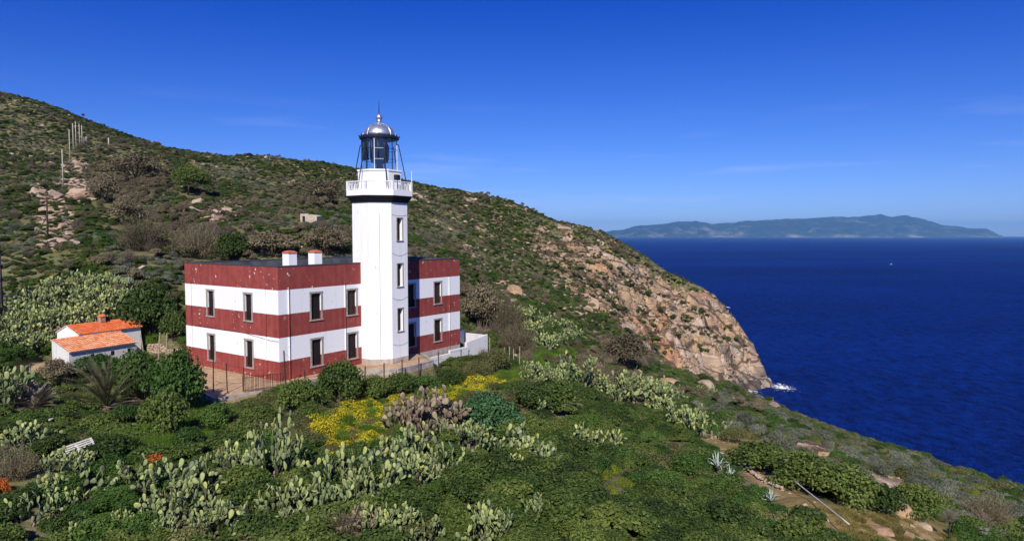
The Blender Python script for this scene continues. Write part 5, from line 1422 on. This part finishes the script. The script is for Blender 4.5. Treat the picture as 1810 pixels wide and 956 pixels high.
# the umbrella shaped dry plant at the lower right
x, y, z = ground(1677, 955); d_ = y; hh = 52 * d_ / F
root = props(empty('dry_umbrella_plant', (x, y, z)), 'thin dark stalk with a round dry umbel head on the bare slope', 'plant')
MB().tube([(0, 0, -.2), (.02, 0, hh * .5), (0, 0, hh * .78)], .045, 6, .03).build('stalk', M['rust'], root)
o = link('umbel', twig_mesh('umbel', [M['grey_twig'], M['straw']], 900, 88, .55, .5, leaves=900, leaf=.022, w=.008), root, (0, 0, hh * .66)); o.scale = (26 * d_ / F, 26 * d_ / F, 24 * d_ / F / .6)

# ------------------------------------------------------------------ poles, posts, fences, walls
M['pole'] = plain('bleached_pole', (.42, .38, .33), .85, .2, 2)
M['pole_dark'] = plain('dark_pole', (.05, .045, .05), .8, .3, 2)
POLES = [(112, 265, 333), (124, 231, 287), (130, 220, 269), (134.7, 216, 260), (141, 220, 258), (145.5, 222, 256), (148.5, 243, 256), (152.4, 242, 254)]
NTH = ['lowest', 'second lowest', 'third from the bottom', 'fourth from the bottom', 'fifth from the bottom', 'sixth from the bottom', 'second highest', 'highest']
for i, (a, b, c) in enumerate(POLES):
    x, y, z = ground(a, c); h = (c - b) * y / F
    MB().tube([(0, 0, -.5), (0, 0, h)], .11 + .0003 * y, 8, .06 + .00025 * y).build('wooden_pole', M['pole'], None, (x, y, z), True)
    props(bpy.context.scene.objects[-1] if False else [o for o in COL.objects if o.name.startswith('wooden_pole')][-1], 'bleached wooden pole in the line climbing the hill, %s' % NTH[i], 'pole', 'poles climbing the hillside')
x, y, z = ground(192.3, 258); o = MB().tube([(0, 0, -.5), (0, 0, 14 * y / F)], .3, 8, .2).build('wooden_pole', M['pole'], None, (x, y, z), True); props(o, 'short pale pole standing apart right of the pole line', 'pole')
x, y, z = ground(84.5, 425); h = 76 * y / F
o = props(empty('old_utility_pole', (x, y, z)), 'brown old pole with a broken crossarm among pale stones', 'pole')
MB().tube([(0, 0, -.5), (.1, 0, h)], .15, 8, .11).build('pole', M['rust'], o, smooth=True); MB().tube([(-.7, 0, h - .4), (.8, .1, h - .2)], .07, 6).build('crossarm', M['rust'], o); MB().tube([(-2.2, 0, .2), (0, 0, h * .55)], .05, 6).build('brace', M['rust'], o)
x, y, z = ground(4, 566); h = 166 * y / F
UP = props(empty('steel_mast', (x, y, z)), 'dark mast cut by the left edge of the picture', 'mast')
MB().tube([(0, 0, -.5), (0, 0, h)], .19, 8, .12).build('pole', M['pole_dark'], UP, smooth=True)
for f in (.42, .56, .72): MB().box(-.2, .2, -.2, .2, h * f, h * f + .25).build('clamp', M['iron'], UP)
MB().tube([(0, 0, h * .68), (2.4, 1.0, h * .60)], .035, 5).build('cable', M['rust_pale'], UP)
x, y, z = ground(6, 545); z2 = pt(6, 528, y)[2]; x1 = (40 - 905) / F * y
GR = props(empty('guard_rail', (x, y, z)), 'dark steel guard rail jutting from the mast at the left edge', 'rail')
mb = MB()
for k in (0, 1): mb.box(0, x1 - x, -.05, .05, z2 - z - .28 + k * .5, z2 - z - .12 + k * .5)
mb.build('rail', M['iron'], GR)
for q in (.15, .5, .95): MB().box((x1 - x) * q - .06, (x1 - x) * q + .06, .055, .16, -.5, z2 - z + .4).build('post', M['iron'], GR)

def fence(name, label, posts, mat, wires=(.35, .7, .95), wmat='rust', r=.045, jit=.02):
    """posts given as (x, y, z, height)"""
    x0, y0, z0, _ = posts[0]; root = props(empty(name, (x0, y0, z0)), label, 'fence'); tops = []
    g = np.random.default_rng(len(posts))
    for x, y, z, h in posts:
        lx, ly = g.normal() * jit * h, g.normal() * jit * h
        MB().tube([(x - x0, y - y0, z - z0 - .3), (x - x0 + lx, y - y0 + ly, z - z0 + h)], r, 6).build('post', M[mat], root); tops.append((x - x0, y - y0, z - z0, h, lx, ly))
    mb = MB()
    for a, b in zip(tops, tops[1:]):
        for w in wires:
            p, q = (Vector((t_[0] + t_[4] * w, t_[1] + t_[5] * w, t_[2] + t_[3] * w)) for t_ in (a, b)); m_ = (p + q) / 2 - Vector((0, 0, .05))
            mb.tube([p, m_, q], .010, 4)
    if wires: mb.build('wire', M[wmat], root)
    return root
def post_at(px, base, top, z=None):
    if z is None: x, y, z = ground(px, base)
    else: x, y, z = onz(px, base, z)
    return (x, y, z, (base - top) * y / F)
f1 = fence('iron_fence', 'row of thin rusty iron posts with wire along the front of the sandy yard', [post_at(326, 671, 612, 0), post_at(351, 694, 627, 0), post_at(377, 693, 633, 0), post_at(402, 694, 640, 0), post_at(430, 692, 647, 0)], 'rust')
p0 = np.array(onz(430, 694, .1)); p1 = np.array(onz(506, 684, .1)); mb = MB()
for i in range(34):
    p = p0 + (p1 - p0) * i / 33; k = 1.55 * (1 - .25 * (i / 33)) * random.uniform(.9, 1.05)
    mb.tube([p + [0, 0, -.9], p + [random.uniform(-.05, .05), 0, k]], .018, 4)
for z in (.15, 1.2): mb.tube([p0 + [0, 0, z], p1 + [0, 0, z]], .02, 4)
props(mb.build('iron_railing', M['rust']), 'rusty railing of thin upright bars on the retaining wall corner', 'railing')
f2 = fence('iron_fence', 'row of thin dark posts in the hedge in front of the white tower', [post_at(505, 690, 618, -.4), post_at(540, 700, 652), post_at(600, 702, 640), post_at(645, 706, 646), post_at(679, 694, 640), post_at(712, 688, 634), post_at(741, 676, 632), post_at(776, 668, 622), post_at(815, 662, 616), post_at(837, 668, 638)], 'rust', r=.055)
f3 = fence('post_fence', 'pale crooked wooden posts and wire between the outbuilding and the yard', [post_at(238, 652, 612), post_at(259, 655, 592), post_at(279, 650, 588), post_at(293, 640, 590), post_at(302, 660, 615), post_at(324, 672, 616)], 'rust_pale', (.4, .75), r=.06, jit=.05)
f4 = fence('post_fence', 'four pale wooden posts and reeds right of the short white wall', [post_at(866, 628, 596), post_at(892, 646, 614), post_at(900, 647, 612), post_at(908, 649, 616), post_at(918, 652, 612)], 'rust_pale', (.8,), r=.06)
# dry stone walls
def stone_wall(label, pts, h, seed, s=.34):
    g = np.random.default_rng(seed); mb = MB(); V = []; Q = []
    protos = [rock_mesh('w', [M['boulder']], 600 + i, .62, 2) for i in range(3)]
    pv = [(np.array([v_.co[:] for v_ in p.vertices]), [tuple(f.vertices) for f in p.polygons]) for p in protos]
    for (xa, ya), (xb, yb) in zip(pts, pts[1:]):
        L = math.hypot(xb - xa, yb - ya)
        for row in range(int(h / (s * .55)) + 1):
            for k in range(int(L / (s * .8))):
                f = (k + .5 * (row % 2) + g.uniform(-.2, .2)) * s * .8 / L
                if g.uniform() < .05 + .12 * (row * s * .55 > h * .75): continue
                x, y = xa + (xb - xa) * f + g.normal() * .06, ya + (yb - ya) * f + g.normal() * .06
                vv, ff = pv[g.integers(3)]; a = g.uniform(0, 6.28); R_ = np.array([[math.cos(a), -math.sin(a), 0], [math.sin(a), math.cos(a), 0], [0, 0, 1]])
                P = (vv * s * g.uniform(.9, 1.5, 3)) @ R_.T + np.array([x, y, float(height(x, y)[0]) + row * s * .55])
                mb.add(P, ff)
    o = mb.build('dry_stone_wall', M['boulder']); props(o, label, 'stone wall'); return o
stone_wall('low dry stone wall between the outbuilding and the lighthouse', [ground(262, 622)[:2], ground(298, 634)[:2], ground(328, 632)[:2]], 1.1, 1)
stone_wall('tumbled stone wall behind the pale posts by the outbuilding', [ground(236, 610)[:2], ground(262, 612)[:2], ground(276, 604)[:2]], .8, 2, .42)
stone_wall('crumbling stone edging along the bare path on the right', [ground(1318, 830)[:2], ground(1350, 852)[:2], ground(1385, 868)[:2]], .3, 3, .3)
# the ruined stone hut
x, y, z, W_, H_ = HUT_
hut = props(empty('stone_hut', (x, y, z - .2), -.15), 'tiny roofless ruin of pale stone on the hillside left of the tower', 'hut')
M['hut'] = plain('hut_stone', (.42, .35, .27), .95, .35, 2.5, bump=.8)
mb = MB(); w2 = W_ / 2; hh = H_ + .3
facade(mb, lambda u, v, w: (-w2 + u, w, v), W_ * .45, 0, hh, [(W_ * .13, W_ * .30, .2, hh * .75)], .3)
mb.add([(-w2 + W_ * .45, 0, 0), (w2, .2, 0), (w2, 2.6, 0), (-w2, 2.6, 0), (-w2 + W_ * .45, 0, hh), (w2, .2, hh * .7), (w2, 2.6, hh * .85), (-w2, 2.6, hh), (-w2, 0, 0), (-w2, 0, hh)], [(0, 1, 5, 4), (1, 2, 6, 5), (2, 3, 7, 6), (3, 8, 9, 7)])
mb.build('wall', M['hut'], hut); MB().box(-w2 + W_ * .12, -w2 + W_ * .31, .31, .35, .0, hh * .8).build('doorway_shade', M['black'], hut)  # black slab stands in for the shade inside the door opening
# white slatted pallet
x, y, z, W_, H_ = PAL_
pal = props(empty('wooden_pallet', (x, y, z + .62), .55), 'whitish weathered slatted pallet lying tilted in the scrub', 'pallet'); pal.rotation_euler = (.20, -.20, .75)
M['bleach'] = plain('bleached_wood', (.50, .47, .42), .85, .2, 5)
for i in range(5): MB().box(-W_ * .46, W_ * .46, -.52 + i * .235, -.52 + i * .235 + .12, .10, .125).build('slat', M['bleach'], pal)
for q in (-.44, -.02, .40): MB().box(W_ * q, W_ * q + .09, -.54, .56, 0, .098).build('bearer', M['bleach'], pal)
# fallen pale poles by the path
def lying(label, a, b, r, lift):
    p, q = ground(*a), ground(*b); n = 8; P = []
    for i in range(n + 1):
        f = i / n; X, Y = p[0] + (q[0] - p[0]) * f, p[1] + (q[1] - p[1]) * f
        P.append((X, Y, p[2] + (q[2] - p[2]) * f))
    zmax = max(float(height(a_, b_)[0]) - c_ for a_, b_, c_ in P)
    P = [(a_, b_, c_ + max(0, zmax) + lift) for a_, b_, c_ in P]
    props(MB().tube(P, r, 7).build('fallen_pole', M['bleach'], smooth=True), label, 'pole')
lying('long pale pole lying beside the bare path at the lower right', (1398, 866), (1500, 952), .042, .45)
lying('short pale pole lying at the upper end of the path', (1270, 806), (1312, 824), .05, .3)
lying('pale log lying in the scrub left of the fresh grass', (88, 757), (135, 741), .07, .5)
# white marker on the rock above the cove
x, y, z = ground(1366, 712); o = MB().tube([(0, 0, -.2), (0, 0, 1.1)], .12, 8, .09).build('marker_post', M['white_iron'], None, (x, y, z + .3), True); props(o, 'tiny white marker post on the rock above the cove', 'marker')
# gull over the sea
p = pt(1575, 467, 190.0)
M['gull'] = plain('gull_feathers', (.78, .79, .80), .8, .1, 4)
mb = MB(); mb.lathe([(0, -.28), (.05, -.22), (.085, -.05), (.075, .1), (.05, .2), (.055, .25), (0, .31)], 8)
mb.v = [(x_, z_, y_) for x_, y_, z_ in mb.v]
for sg in (-1, 1):
    mb.add([(0, .1, .03), (0, -.08, .03), (sg * .34, -.05, .17), (sg * .34, .13, .17), (sg * .74, -.16, .05), (sg * .62, .03, .10), (0, 0, 0), (sg * .34, .04, .15)], [(0, 3, 2, 1), (3, 5, 4, 2), (1, 2, 7, 6), (3, 0, 6, 7), (2, 4, 7), (5, 3, 7), (4, 5, 7)])
mb.add([(-.05, -.22, 0), (.05, -.22, 0), (.09, -.42, .0), (-.09, -.42, .0), (0, -.3, .03)], [(0, 1, 4), (1, 2, 4), (2, 3, 4), (3, 0, 4), (3, 2, 1, 0)])
o = mb.build('gull', M['gull'], None, tuple(p)); o.rotation_euler = (0, .35, 1.2); props(o, 'white gull gliding over the blue sea', 'gull')

# ------------------------------------------------------------------ the air between here and the island
hz = bpy.data.materials.new('haze'); hz.use_nodes = True
ht = hz.node_tree; ht.nodes.clear()
ho = ht.nodes.new('ShaderNodeOutputMaterial'); hv = ht.nodes.new('ShaderNodeVolumePrincipled')
hv.inputs['Color'].default_value = (0.24, 0.58, 1.0, 1); hv.inputs['Density'].default_value = 3.1e-5; hv.inputs['Anisotropy'].default_value = 0.0
ht.links.new(hv.outputs[0], ho.inputs['Volume'])
props(MB().box(-41000, 41000, -3100, 43000, -110, 900).build('haze', hz), 'thin blue sea haze in the air towards the island', 'haze', kind='stuff')
